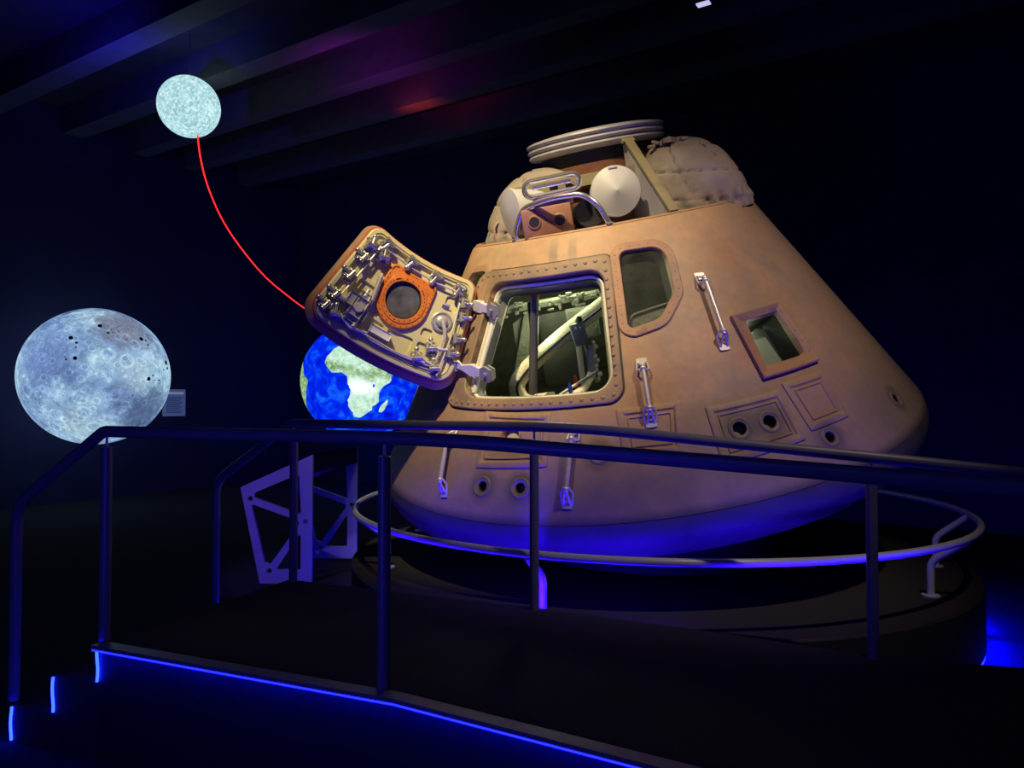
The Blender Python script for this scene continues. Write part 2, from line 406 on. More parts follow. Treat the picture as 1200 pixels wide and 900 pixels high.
# steps
W = (Fp[0] - Bp[0]).length; TR = .270
for k, z in ((1, .34), (2, .17)):
    a0 = F0 - Fd * TR * (k - 1); st = MB()
    c = a0 - Fd * TR / 2 + Nn * W / 2 + V((0, 0, z / 2)) - PO
    R4 = Matrix((Fd, Nn, V((0, 0, 1)))).transposed()
    st.box(c, (TR, W, z), R4).build('step', M['carpet'], plat, smooth=False)
for k, (z0, z1) in enumerate(((.35, .50), (.18, .33), (.012, .16))):
    a0 = F0 - Fd * (TR * k + .004) - Nn * .007 - PO
    pts = [a0 + V((0, 0, z0 + (z1 - z0) * t / 6)) + Fd * .004 * sin(t * .9 + k) for t in range(7)]
    MB().tube(pts, .006, 8).build('step_light', M['led_step'], plat)['label'] = 'glowing blue vertical strip at a step riser'

# ------------------------------------------------------------------ railings
def railing(name, label, path, rads, posts, r=.025):
    o = empty(name, (posts[0][0], posts[0][1], posts[0][2])); tag(o, label, 'handrail'); O = V(posts[0][:3])
    pp = smooth_path(path, rads)
    MB().tube([p - O for p in pp], r, 20).build('top_rail', M['rail'], o)
    for (x, y, z, zt) in posts:
        q = V((x, y, 0)) - O; h = zt - r
        MB().tube([q + V((0, 0, z)), q + V((0, 0, h - .045)), q + V((0, 0, h - .042))], [.0235, .0235, .020], 20).build('post', M['rail'], o)
        MB().tube([q + V((0, 0, h - .045)), q + V((0, 0, h + .012))], .006, 8).build('post_pin', M['steel'], o)
    return o
def Fq(s): return V((-1.755, 3.21, 0)) + Fd * s
def Bq(s): return V((-1.25, 4.25, 0)) - Fd * -s
def zz(p, z): return V((p.x, p.y, z))
fr = [zz(Fq(-.575), .17), zz(Fq(-.575), 1.06), zz(Fq(-.02), 1.408), zz(Fq(1.6), 1.408), zz(Fq(3.0), 1.331), zz(Fq(4.55), 1.245)]
railing('front_handrail', 'nearer dark metal handrail running from the steps across the foreground', fr, [.09, .02, .3, .3],
        [(Fq(0).x, Fq(0).y, DZ, 1.408), (Fq(1.40).x, Fq(1.40).y, DZ, 1.408), (Fq(3.9).x, Fq(3.9).y, fz(3.93), 1.281)])
Bd = V((.94, -.34, 0))
B1 = V((.11, 3.675, 0))
br = [zz(Bq(-.575), .17), zz(Bq(-.575), 1.06), zz(Bq(-.02), 1.412), zz(B1 + Fd * .22, 1.412), V((1.538, 3.159, 1.300)), V((2.22, 2.99, 1.232)), V((3.2, 2.8, 1.15))]
railing('back_handrail', 'farther dark metal handrail between the platform and the capsule', br, [.09, .02, .25, .3, .3],
        [(-1.25, 4.25, DZ, 1.412), (.11, 3.675, DZ, 1.40), (1.538, 3.175, .447, 1.300), (3.0, 2.86, .372, 1.168)])

# ------------------------------------------------------------------ round plinth and ring rail
PC_ = V((1.03, 5.75, 0)); PR = 2.22; PH = .40
pl = empty('round_plinth', PC_); tag(pl, 'low round black plinth carrying the capsule, blue light at its foot', 'plinth')
MB().lathe([(PR, .03), (PR, PH - .012), (PR - .012, PH)], 128).build('plinth_wall', M['plinth_side'], pl)
MB().lathe([(.001, PH), (PR - .012, PH)], 128).build('plinth_top', M['carpet'], pl)
MB().lathe([(PR - .10, .0), (PR - .10, .03), (PR, .03)], 128).build('plinth_base', M['dark'], pl)
rg = MB()
for j in range(1):
    rg.lathe([(PR - .03, .006), (PR - .004, .006), (PR - .004, .022), (PR - .03, .022), (PR - .03, .006)], 128)
rg.build('base_light_strip', M['led'], pl)['label'] = 'glowing blue strip around the plinth foot'

RC = V((1.03, 5.75, 0)); RR = 2.20; RZ = .766
ring = empty('ring_rail', (RC.x, RC.y, PH)); tag(ring, 'curved steel rail encircling the capsule on bent brackets, lit blue underneath', 'rail')
b = MB(); n = 160; m = 18
lp = []
for i in range(n):
    a = 2 * pi * i / n; lp.append([V(((RR + .021 * cos(2 * pi * j / m)) * cos(a), (RR + .021 * cos(2 * pi * j / m)) * sin(a), RZ - PH + .021 * sin(2 * pi * j / m))) for j in range(m)])
b.lo(lp + [lp[0]], True); bmesh.ops.remove_doubles(b.bm, verts=b.bm.verts[:], dist=1e-5)
b.build('circular_rail', M['steel'], ring)
for a in (-18, -44.5, -115.8, 199, 157, 120, 75, 35):
    a = radians(a); d = V((cos(a), sin(a), 0)); r0 = 1.99
    p = smooth_path([d * r0 + V((0, 0, .0)), d * r0 + V((0, 0, .20)), d * (RR - .012) + V((0, 0, RZ - PH - .016))], .05)
    k = MB().tube(p, .022, 16).build('bracket', M['steel'], ring)
    MB().lathe([(.05, 0), (.05, .008), (.022, .010)], 24, Matrix.Translation(d * r0), True).build('bracket_foot', M['steel'], k)

# ------------------------------------------------------------------ capsule
CU = V((0.98365622, -0.04306641, 0.17483054)); CVv = V((0, 0.97097465, 0.23918241)); CA = V((-0.18005675, -0.23527326, 0.95510526))
CC = V((0.96998446, 5.69886584, 1.35543188)); BZ = -.5545
T33 = tan(radians(33)); c33, s33 = cos(radians(33)), sin(radians(33))
base = CC + CA * BZ
cap = empty('space_capsule', base)
Rm = Matrix((CU, CVv, CA)).transposed(); cap.rotation_euler = Rm.to_euler()
tag(cap, 'scorched copper brown conical space capsule with open side hatch, tilted on its round plinth', 'space capsule')
UP = V((0, 0, -BZ))
def cb(mb, name, m, parent=None, **k):
    """build a capsule part; capsule-frame coordinates have z = 0 at the widest section"""
    o = mb.build(name, m, parent or cap, **k)
    if parent is None: o.location = UP
    return o
def rad(z): return 1.923 - (z - .107) * T33
def cs(phi, z, off=0.):
    p = radians(phi); r = rad(z)
    return V(((r + off * c33) * sin(p), -(r + off * c33) * cos(p), z + off * s33))
def cn(phi): p = radians(phi); return V((c33 * sin(p), -c33 * cos(p), s33))
class Patch:
    """closed outline on the cone: corners (phi, z) listed counter-clockwise seen from outside"""
    def __init__(s, corners, rr, k=8, m=10):
        s.zm = sum(c[1] for c in corners) / len(corners); s.pm = sum(c[0] for c in corners) / len(corners)
        s.P = [(radians(p - s.pm) * rad(z), (z - s.zm) / c33) for p, z in corners]; s.rr = rr; s.k = k; s.m = m
    def at(s, u, w, off):
        z = s.zm + w * c33; return cs(s.pm + degrees(u / rad(z)), z, off)
    def flat(s, ins): 
        P = inset_poly(s.P, ins) if ins else s.P
        rr = [max(r - ins, .004) for r in (s.rr if isinstance(s.rr, (list, tuple)) else [s.rr] * len(P))]
        return rpoly(P, rr, s.k, s.m)
    def loop(s, ins, off): return [s.at(p.x, p.y, off) for p in s.flat(ins)]
    def loops(s, L): return [s.loop(i, o) for i, o in L]
def rivets(mb, patch, ins, step, off, r=.006):
    L = patch.flat(ins); n = len(L); acc = 0
    for i in range(n):
        a, c = L[i], L[(i + 1) % n]; d = (c - a).length; t = step - acc
        while t <= d:
            q = a.lerp(c, t / d); p0 = patch.at(q.x, q.y, off - .002); nn = (patch.at(q.x, q.y, off + 1) - patch.at(q.x, q.y, off)).normalized(); mb.lathe([(r * 1.15, 0), (r * 1.0, r * .40), (r * .55, r * .62)], 9, frameT(p0, nn), False, True); t += step
        acc = (acc + d) % step
def fill(mb, patch, ins, off, rings=5):
    """filled conical patch"""
    L = patch.flat(ins); cx = sum((p for p in L), V((0, 0))) / len(L)
    mb.lo([[patch.at(*(cx + (p - cx) * t), off) for p in L] for t in [1 - k / rings * .98 for k in range(rings + 1)]], True, False, True)

HP = Patch([(-49.6, .687), (-10.4, .687), (-10.4, 1.320), (-49.6, 1.320)], .11)
W1 = Patch([(-5.9, .975), (2.0, 1.005), (7.4, 1.13), (8.9, 1.385), (-5.0, 1.395)], [.03, .10, .07, .09, .05])
W1m = Patch([(-62.0, 1.005), (-54.1, .975), (-55.0, 1.395), (-68.9, 1.385), (-67.4, 1.13)], [.10, .03, .05, .09, .07])
W2 = Patch([(20.9, .657), (32.0, .654), (32.2, .900), (21.8, .902)], .02)
RCS = [(-37.5, .246, .050, .030), (-29.3, .250, .050, .030), (-14.6, .395, .046, .028), (10.7, .408, .052, .036), (16.6, .403, .052, .036), (26.4, .251, .046, .030), (49.8, .249, .044, .028)]
PORT = (-32.6, .497)

def cutter(kind):
    bm = MB()
    if kind == 'shell':
        bm.lo([HP.loop(0, .08), HP.loop(0, -.3)], True, True, True)
        for w in (W1, W1m): bm.lo([w.loop(-.012, .08), w.loop(-.012, -.2)], True, True, True)
        bm.lo([W2.loop(-.012, .08), W2.loop(-.012, -.2)], True, True, True)
        for p, z, ro, ri in RCS:
            bm.lathe([(ro - .006, -.25), (ro - .006, .08)], 28, frameT(cs(p, z), cn(p)), True, True)
        bm.lathe([(.06, -.25), (.06, .08)], 28, frameT(cs(*PORT), cn(PORT[0])), True, True)
    else:
        bm.lo([HP.loop(.03, .08), HP.loop(.03, -.4)], True, True, True)
        for w in (W1, W1m): bm.lo([w.loop(-.005, .08), w.loop(-.005, -.4)], True, True, True)
        bm.lo([W2.loop(-.005, .08), W2.loop(-.005, -.4)], True, True, True)
    o = bm.build('cut', None); o.parent = cap; o.location = UP; return o
def boolean(o, kind):
    c = cutter(kind); md = o.modifiers.new('b', 'BOOLEAN'); md.operation = 'DIFFERENCE'; md.object = c; md.solver = 'EXACT'
    dg = bpy.context.evaluated_depsgraph_get(); me = bpy.data.meshes.new_from_object(o.evaluated_get(dg))
    o.modifiers.clear(); old = o.data; o.data = me; bpy.data.meshes.remove(old)
    cm = c.data; bpy.data.objects.remove(c); bpy.data.meshes.remove(cm)
    bm = bmesh.new(); bm.from_mesh(me); 
    for f in bm.faces: f.smooth = True
    for e in bm.edges:
        e.smooth = not (len(e.link_faces) == 2 and e.calc_face_angle(0) > radians(30))
    bm.to_mesh(me); bm.free()
ZT = 1.553; ZS = .0766; TH = .05
def revolve_closed(prof, n):
    b = MB(); L = [[V((r * sin(2 * pi * j / n), -r * cos(2 * pi * j / n), z)) for j in range(n)] for r, z in prof]
    b.lo(L + [L[0]], True); bmesh.ops.remove_doubles(b.bm, verts=b.bm.verts[:], dist=1e-6); return b
prof = [(1.759 + .196 * cos(radians(a)), .196 * sin(radians(a))) for a in (23, 28, 33)]
prof += [(rad(z), z) for z in [.107 + (ZT - .02 - .107) * k / 12 for k in range(1, 13)]]
prof += [(rad(ZT) - .006, ZT - .004), (rad(ZT) - .02, ZT)]
prof += [(rad(ZT) - TH, ZT)] + [(rad(z) - TH, z) for z in (1.2, .8, .4)] + [(rad(ZS) - TH - .03, ZS)]
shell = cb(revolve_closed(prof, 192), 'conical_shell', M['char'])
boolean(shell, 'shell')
L_ = .15
prof = [(rad(z) - TH - .012, z) for z in (.10, .5, 1.0, 1.46)] + [(rad(z) - TH - .03, z) for z in (1.42, 1.0, .5, .12)]
liner = cb(revolve_closed(prof, 96), 'cabin_liner', M['liner']); boolean(liner, 'liner')
# heat shield: torus shoulder and spherical bowl
hs = [(1.0, .095), (1.90, .095), (1.928, ZS)] if False else []
prof = [(1.759 + .196 * cos(radians(a)), .196 * sin(radians(a))) for a in (22, 12, 2, -8, -18, -28, -38, -48, -58, -66)]
prof = [(1.70, ZS - .004), (1.925, ZS - .004)] + prof[0:] + [(r, 4.1355 - sqrt(4.69 ** 2 - r * r)) for r in (1.6, 1.3, 1.0, .7, .4, .15)]
cb(MB().lathe(prof, 160, None, True, True), 'heat_shield', M['bowl'])['label'] = 'charred rounded heat shield under the cone'
# cabin floor and ceiling deck
cb(MB().lathe([(1.72, .11), (.01, .11)], 64), 'cabin_floor', M['cabindark'])
cb(MB().lathe([(.955, 1.50), (.41, 1.50), (.41, 1.47), (.955, 1.47)], 96), 'upper_deck', M['lavender'])
cb(MB().lathe([(rad(ZT) - .012, ZT + .001), (rad(ZT) - .02, ZT + .010), (rad(ZT) - .055, ZT + .010), (rad(ZT) - .062, ZT - .05)], 160), 'deck_rim', M['charframe'])

# ---- hatch surround
HO = Patch([(-56.2, .628), (-9.0, .628), (-7.6, 1.392), (-59.0, 1.392)], [.13, .07, .06, .14])
b = MB()
A = HO.loops([(-.002, -.004), (0, .012), (.006, .016)]); k = len(HP.flat(0))
inner = HP.loop(-.012, .014)
B_ = HP.loops([(-.006, .013), (0, .006), (0, -.065)])
nn_ = len(A[0])
b.lo(A + [[A[-1][i].lerp(inner[i], .33) for i in range(nn_)], [A[-1][i].lerp(inner[i], .66) for i in range(nn_)], inner] + B_, True)
rivets(b, HO, .034, .060, .0165, .0108)
cb(b, 'hatch_surround', M['surround'])
b = MB(); b.lo(HO.loops([(-.012, .0015), (.0, .0035)]), True); cb(b, 'surround_gap', M['dark'])
b = MB(); b.lo(HP.loops([(.024, -.062), (.030, -.125), (.038, -.130), (.043, -.122)]), True); cb(b, 'jamb_lining', M['cabingrey'])
b = MB(); b.lo(HP.loops([(-.002, -.062), (.001, -.046), (.007, -.033), (.016, -.031), (.022, -.040), (.024, -.064)]), True)
cb(b, 'hatch_jamb', M['cream'])['label'] = 'pale cream inner frame of the hatch opening'

# ---- windows
def window(p, L, m, ins, depth, name='window'):
    f = MB(); f.lo(p.loops(L), True); rivets(f, p, -.028, .055, .013, .006); o = cb(f, name + '_frame', m)
    g = MB(); fill(g, p, ins, depth); gl = g.build('window_pane', M['dusty'], o); q = MB(); q.lo(p.loops([(.002, -.026), (.004, -.15)]), True); q.build('window_well', M['black'], o)
    return o
for w in (W1, W1m):
    o = window(w, [(-.055, -.002), (-.053, .010), (-.049, .013), (-.004, .012), (0, .008), (.001, -.008), (.002, -.028), (.003, -.032)], M['charframe'], .001, -.014)
W2o = Patch([(18.9, .596), (34.3, .595), (33.4, .945), (18.4, .943)], .012)
b = MB(); b.lo(W2o.loops([(0, -.004), (.004, .024), (.012, .028), (.05, .014)]) + W2.loops([(0, .010), (.001, -.015), (.002, -.032)]), True)
rivets(b, W2o, .028, .07, .023, .006)
o = cb(b, 'window_frame', M['charframe'])
q = MB(); q.lo(W2.loops([(.002, -.028), (.003, -.15)]), True); q.build('window_well', M['black'], o)
g = MB(); fill(g, W2, .001, -.022); g.build('window_pane', M['glass'], o)

# ---- access panels with riveted borders
for c in ([(-10.3, .365), (.0, .352), (1.7, .590), (-10.8, .596)], [(-39.9, .334), (-24.3, .350), (-24.0, .607), (-40.3, .621)],
          [(5.7, .262), (21.5, .279), (21.4, .533), (5.8, .535)], [(23.3, .305), (32.8, .304), (33.6, .549), (22.4, .556)]):
    p = Patch(c, .008, 4, 8); b = MB()
    b.lo(p.loops([(-.002, -.003), (0, .0065), (.004, .009), (.032, .009), (.036, .0055), (.040, .002), (.045, -.003)]), True)
    rivets(b, p, .018, .05, .009, .0048)
    if c[0][0] > 10 or c[0][0] < -30: 
        pass
    p2 = Patch(c, .008, 4, 8)
    b.lo(p2.loops([(.052, -.002), (.054, .006), (.060, .007), (.066, -.002)]), True)
    cb(b, 'access_panel', M['char'])
# ---- port in the lower left panel
T = frameT(cs(*PORT), cn(PORT[0]))
o = cb(MB().lathe([(.068, -.004), (.070, .010), (.060, .014), (.056, .0), (.054, -.06)], 36, T), 'round_port', M['charframe'])
MB().lathe([(.056, -.03), (.02, -.022), (.001, -.02)], 30, T).build('port_cover', M['padding'], o)
# ---- thruster nozzles
for p, z, ro, ri in RCS:
    T = frameT(cs(p, z), cn(p), (0, 0, 1))
    o = cb(MB().lathe([(ro + .014, -.003), (ro + .010, .003), (ro + .002, .005), (ro - .003, .001), (ri + .003, .0005), (ri + .001, -.003), (ri, -.01)], 36, T, False, False), 'thruster_nozzle', M['nozzle'] if 'nozzle' in M else M.setdefault('nozzle', mat('nozzle_char', (.13, .105, .09), .6, var=(.20, .16, .13), scale=20)))
    MB().lathe([(ri, -.008), (ri * .98, -.05), (ri * .85, -.15)], 30, T, False, True).build('nozzle_throat', M.setdefault('throat', mat('nozzle_throat', (.035, .032, .03), .45)), o)

# ---- grab handles
def handle(p0, z0, p1, z1):
    n0 = cn(p0); up = (cs(p0, z0) - cs(p1, z1)).normalized(); H = .055
    a, c = cs(p0, z0), cs(p1, z1); u = up; n = n0; t = u.cross(n).normalized()
    L = (a - c).length
    bar = MB(); ba = a - u * .055 + n * H; bc = c + u * .075 + n * H
    bar.tube([ba + u * .02, bc - u * .02], .0125, 14)
    o = cb(bar, 'grab_bar', M['bright'])
    for e, sgn, dd in ((a, -1, ba), (c, 1, bc)):
        f = MB()
        for s in (-1, 1):
            q = [e + t * s * .026 + n * .006, e - (-u * sgn) * .0 + u * sgn * .0 + t * s * .034 + u * sgn * .055 + n * .03, dd + t * s * .014 + u * sgn * .01]
            f.tube([q[0], q[1], q[2]], .0065, 8)
            f.tube([e + t * s * .02 - u * sgn * .0 + n * .006, dd + t * s * .006 - u * sgn * .02], .006, 8)
        Tm = frameT(e + n * .003, n, u)
        f.prism([(-.018, -.030), (.018, -.030), (.022, -.018), (.022, .018), (.018, .030), (-.018, .030), (-.022, .018), (-.022, -.018)], .007, Tm)
        f.sph(dd + u * sgn * .0, .017, 12, 8)
        for q in (-1, 1): f.sph(e + t * q * .018 + n * .011, .004, 8, 5)
        f.build('bar_bracket', M['bright'], o)
for h in ((15.6, 1.180, 14.0, .800), (-4.3, .805, -4.6, .505), (-48.6, .505, -46.6, .180), (-18.9, .512, -20.3, .172)): handle(*h)

# ---- upper deck equipment
def az(a, r, z): a = radians(a); return V((r * sin(a), -r * cos(a), z))
cb(MB().lathe([(.405, 1.47), (.405, 1.78), (.412, 1.80), (.405, 1.82), (.405, 1.96), (.37, 1.965), (.37, 1.47)], 72), 'docking_tunnel', M['darkcopper'])
cb(MB().lathe([(.395, 1.95), (.395, 2.06), (.36, 2.06), (.36, 1.96)], 72), 'tunnel_collar', M['dark'])
pr = [(.40, 2.045)]
for k in range(3):
    z = 2.055 + .038 * k
    pr += [(.462 + .004 * k, z), (.474 + .004 * k, z + .006), (.482 + .003 * k, z + .018), (.474 + .004 * k, z + .029), (.458 + .004 * k, z + .035)]
pr += [(.40, 2.178), (.40, 2.045)]
cb(MB().lathe(pr, 96), 'docking_ring', M['lavring'] if 'lavring' in M else M.setdefault('lavring', mat('ring_alloy', (.36, .345, .39), .5, .15, var=(.43, .41, .46), scale=12)))
for a in (17.5, 107.5, 197.5, -72.5):
    d = az(a, 1, 0); t = V((-d.y, d.x, 0)) if False else V((cos(radians(a)), sin(radians(a)), 0))
    b = MB()
    T = Matrix(((d.x, 0, t.x, 0), (d.y, 0, t.y, 0), (0, 1, 0, 0), (0, 0, 0, 1)))
    b.prism([(.42, 1.505), (.93, 1.555), (.93, 1.58), (.50, 2.03), (.42, 2.03)] if a > 0 else [(.42, 1.505), (.70, 1.53), (.70, 1.60), (.50, 2.00), (.42, 2.00)], .012, T)
    g = cb(b, 'gusset', M['lavender'])
    b = MB(); s0 = V((.95, 1.562)); s1 = V((.50, 2.035)); nrm = V((s1.y - s0.y, -(s1.x - s0.x))).normalized() if False else V(((s1 - s0).y, -(s1 - s0).x)).normalized()
    b.prism([tuple(s0), tuple(s1), tuple(s1 + nrm * .016), tuple(s0 + nrm * .016)], .058, T @ Matrix.Translation((0, 0, -.023)))
    b.prism([tuple(s1 + V((-.02, .0))), tuple(s1 + V((-.06, .035))), tuple(s1 + V((-.04, .05))), tuple(s1 + V((.01, .01)))], .085, T @ Matrix.Translation((0, 0, -.035)))
    if a > 0: b.build('gusset_flange', M['olive'], g)
# shelf wall with lightening holes (front quadrant)
b = MB(); T = Matrix(((1, 0, 0, 0), (0, 0, -1, -.50), (0, 1, 0, 0), (0, 0, 0, 1)))
for poly in ([(-.62, 1.862), (.17, 1.862), (.17, 1.885), (-.62, 1.885)], [(-.62, 1.77), (-.40, 1.77), (-.40, 1.862), (-.62, 1.862)], [(-.345, 1.80), (-.295, 1.80), (-.295, 1.862), (-.345, 1.862)],
             [(-.235, 1.80), (-.215, 1.80), (-.215, 1.862), (-.235, 1.862)], [(-.215, 1.82), (.17, 1.82), (.17, 1.862), (-.215, 1.862)]):
    b.prism(poly, .018, T)
b.box((-.225, -.46, 1.886), (.79, .10, .010), None, .003)
cb(b, 'shelf_frame', M['olive'])
cb(MB().box((-.22, -.42, 1.66), (.76, .02, .30), None, .006), 'back_plate', M['darkcopper'])
# white canister with domed end, front
T = frameT((-.005, -.60, 1.742), (.0, -1, .05))
o = cb(MB().lathe([(.145, -.12), (.145, .085), (.155, .09), (.158, .098), (.155, .107), (.10, .132), (.04, .155), (.001, .168)], 56, T), 'round_canister', M['disc'])
MB().box((-.005, -.70, 1.892), (.055, .03, .014), None, .004).build('canister_tab', M['disc'], o)
cb(MB().lathe([(.09, -.12), (.09, .05), (.001, .05)], 30, frameT((-.19, -.62, 1.64), (.1, -1, .1))), 'dark_valve', M['dark'])
# second canister at the left, turned away
T = frameT((-.665, -.50, 1.735), (-.92, -.42, .05))
cb(MB().lathe([(.150, -.30), (.150, .0), (.160, .006), (.158, .018), (.10, .030), (.001, .036)], 48, T), 'round_canister', M['disc'])
# brown two-hole box
b = MB(); b.box((-.46, -.715, 1.645), (.315, .10, .178), None, .008); bx = cb(b, 'vent_box', M['copper'])
for x, z in ((-.543, 1.650), (-.383, 1.637)):
    T = frameT((x, -.768, z), (0, -1, 0))
    MB().lathe([(.044, .0), (.040, .005), (.033, .006), (.0325, .0)], 28, T).build('vent_ring', M['copper'], bx)
    MB().lathe([(.0325, .0035), (.001, .0035)], 28, T).build('vent_hole', M['dark'], bx)
# chrome grab loop and oval ring
b = MB(); yy_ = lambda x: -sqrt(.945 ** 2 - x * x)
p = smooth_path([(x, yy_(x), z) for x, z in ((-.672, 1.562), (-.665, 1.62), (-.60, 1.745), (-.50, 1.765), (-.40, 1.775), (-.24, 1.768), (-.155, 1.69), (-.105, 1.565))], .05)
o = cb(b.tube(p, .017, 16), 'chrome_loop_handle', M['chrome'])
for x in (-.672, -.105): MB().lathe([(.030, 0), (.030, .010), (.018, .014)], 20, Matrix.Translation((x, yy_(x), 1.558)), True).build('handle_foot', M['chrome'], o)
b = MB(); lp = []
fl = rpoly([(-.172, -.047), (.172, -.047), (.172, .047), (-.172, .047)], .0465, 10, 12)
for q in range(14):
    a = 2 * pi * q / 14; lp.append((0.017 * cos(a), .030 * sin(a)))
L = []
for (io, dy) in lp:
    fl2 = rpoly([(-.172 - io, -.047 - io), (.172 + io, -.047 - io), (.172 + io, .047 + io), (-.172 - io, .047 + io)], .0465 + io, 10, 12)
    L.append([V((-.398 + f.x, -.76 + dy, 1.850 + f.y + f.x * .02)) for f in fl2])
b.lo(L + [L[0]], True); bmesh.ops.remove_doubles(b.bm, verts=b.bm.verts[:], dist=1e-6)
o = cb(b, 'chrome_oval_ring', M['chrome'])
MB().tube([(-.52, -.76, 1.853), (-.28, -.76, 1.858)], .012, 12).build('ring_bar', M['chrome'], o)
cb(MB().box((-.40, -.70, 1.80), (.22, .05, .02), None, .004).box((-.40, -.62, 1.76), (.25, .12, .07), None, .01), 'ring_bracket', M['lavender'])
# small fittings at the left rim
b = MB()
for x, yy in ((-.80, -.40),):
    b.tube(smooth_path([(x, yy, 1.56), (x - .01, yy, 1.66), (x + .04, yy + .02, 1.70), (x + .05, yy + .02, 1.56)], .03), .009, 10)
cb(b, 'rim_lug', M['charframe'])
b = MB()
for x in (-.60,): b.lathe([(.028, 0), (.028, .03), (.001, .035)], 16, Matrix.Translation((x, -.56, 1.80)))
cb(b, 'hose_fitting', M['olive'])
# fabric bags
def bag(cx, cy, rx, ry, h, skew, yaw, seed, name, cut=None):
    b = MB(); nu, nv = 160, 60; L = []
    for i in range(nv + 1):
        th = pi / 2 * (i / nv) if i else 0.; row = []
        for j in range(nu):
            a = 2 * pi * j / nu; ct, st = cos(th), sin(th)
            e = .88; x = abs(ct) ** .84; z = abs(st) ** .9
            sx = (abs(cos(a)) ** .82) * (1 if cos(a) >= 0 else -1); sy = (abs(sin(a)) ** .82) * (1 if sin(a) >= 0 else -1)
            p = V((sx * x * rx, sy * x * ry, z * h))
            nz = noise.noise(V((p.x * 5 + seed, p.y * 5, p.z * 7))) * .012 + noise.noise(V((p.x * 16, p.y * 16 + seed, p.z * 16))) * .003
            fold = -.013 * max(0, 1 - abs(((a * 2.2 + p.z * 1.2) % 1.9) - .95) * 16)      # seams
            band = -.011 * max(0, 1 - abs(((p.z / h * 2.8 + p.x * .8) % 1.) - .5) * 18)
            pl_ = .020 * sin(a * 23 + seed + 3 * noise.noise(V((a * 2, seed, 0)))) * max(0, 1 - abs(p.z / h - .12) * 8)                       # gathered hem
            k = 1 + (nz + fold + band + pl_) / max(.15, rx)
            p = V((p.x * k, p.y * k, p.z * k + .0)); p.x += skew * (p.z / h) ** 1.3
            row.append(V((cx + p.x * cos(yaw) - p.y * sin(yaw), cy + p.x * sin(yaw) + p.y * cos(yaw), 1.51 + p.z)))
        L.append(row)
    b.lo(L[:-1], True, False, True); return cb(b, name, M['bag'], sharp=60)
bg = bag(.585, -.30, .355, .40, .515, -.10, radians(-12), 1.3, 'fabric_bag')
b = MB()
for k in range(9):
    q = V((.30 + .035 * k, -.45 + .015 * (k % 3), 2.0 + .015 * sin(k * 2.2) - .004 * (k - 3) ** 2 * .4))
    b.box(q, (.05, .05, .02), Matrix.Rotation(k * 1.1, 3, 'Z') @ Matrix.Rotation(.5 * sin(k), 3, 'X'), .006)
b.build('torn_top', M['bag'], bg)
bag(-.50, -.12, .36, .40, .49, .10, radians(-20), 4.1, 'fabric_bag')
bag(.25, .58, .34, .26, .42, 0, 0, 6.1, 'fabric_bag')

# ---- cabin interior
o = cb(MB().tube([(-.612, -.80, 1.25), (-.757, -.80, .50)], .028, 20), 'couch_strut', M.setdefault('strutmetal', mat('strut_metal', (.20, .20, .19), .3, .6)))
MB().tube([(-.607, -.80, 1.27), (-.622, -.80, 1.195)], [.036, .030], 16).build('strut_cap', M['rust'], o)
MB().tube([(-.66, -.79, 1.17), (-.675, -.79, 1.0)], .014, 10).build('strut_cable', M['dark'], o)
MB().box((-.752, -.80, .55), (.075, .06, .06), None, .01).build('strut_clamp', M['bright'], o)
bp_ = smooth_path([(-.10, -.52, 1.07), (-.47, -.55, .885), (-.74, -.55, .715), (-.86, -.56, .60), (-.82, -.58, .47), (-.60, -.58, .46)], .10, 8)
o = cb(MB().tube(bp_, .056, 18), 'padded_couch_arm', M['padding'])
st = [p + V((0, -.058, .0)) for p in bp_]; MB().tube(st, .008, 8).build('black_piping', M['dark'], o)
b = MB()
for i in range(3, len(bp_) - 2, 3): b.tube([bp_[i], bp_[i].lerp(bp_[i + 1], .15) + V((.001, 0, 0))], .0575, 16)
b.build('padding_strap', M['padding'], o)
o = cb(MB().box((-.372, -.62, .885), (.098, .06, .155), Matrix.Rotation(radians(-8), 3, 'Y'), .014), 'controller_box', M['ctrlbox'])
MB().tube([(-.36, -.62, .96), (-.352, -.62, 1.0)], [.028, .014], 14).build('controller_knob', M['dark'], o)
for x in (-.39, -.36): MB().lathe([(.008, 0), (.008, .006), (.001, .008)], 12, frameT((x, -.651, .93), (0, -1, 0))).build('controller_screw', M['bright'], o)
o = cb(MB().tube([(-.385, -.58, .81), (-.395, -.58, .52)], .020, 12), 'controller_stalk', M['bright'])
MB().tube([(-.35, -.56, .79), (-.30, -.56, .52)], .012, 10).box((-.318, -.55, .66), (.05, .05, .24), Matrix.Rotation(radians(10), 3, 'Y'), .006).build('stalk_linkage', M['gear'], o)
b = MB()
for k in range(9): b.sph((-.285 + .012 * sin(k * 2) - .004 * k * 0, -.56, .80 - k * .032), .016 + .004 * (k % 2), 10, 6)
cb(b, 'cable_bundle', M['bright'])
cb(MB().prism([(-.815, .60), (-.70, .64), (-.66, 1.06), (-.80, .985)], .03, Matrix(((1, 0, 0, 0), (0, 0, 1, -.30), (0, 1, 0, 0), (0, 0, 0, 1)))), 'side_panel', M['cabingrey'])
cb(MB().prism([(-1.05, .56), (-.895, .60), (-.93, 1.12), (-1.02, 1.10)], .03, Matrix(((1, .3, 0, 0), (0, 0, 1, -.36), (0, 1, 0, 0), (0, 0, 0, 1)))), 'stowage_panel', M['liner'])
cb(MB().box((-.50, .02, .85), (.24, .03, .24), None, .01), 'equipment_panel', M['cabindark'])
o = cb(MB().box((-.29, .0, .86), (.24, .03, .24), None, .01), 'equipment_panel', M['cabingrey'])
MB().box((-.29, -.02, .86), (.20, .012, .20), None, .004).build('panel_face', M['liner'], o)
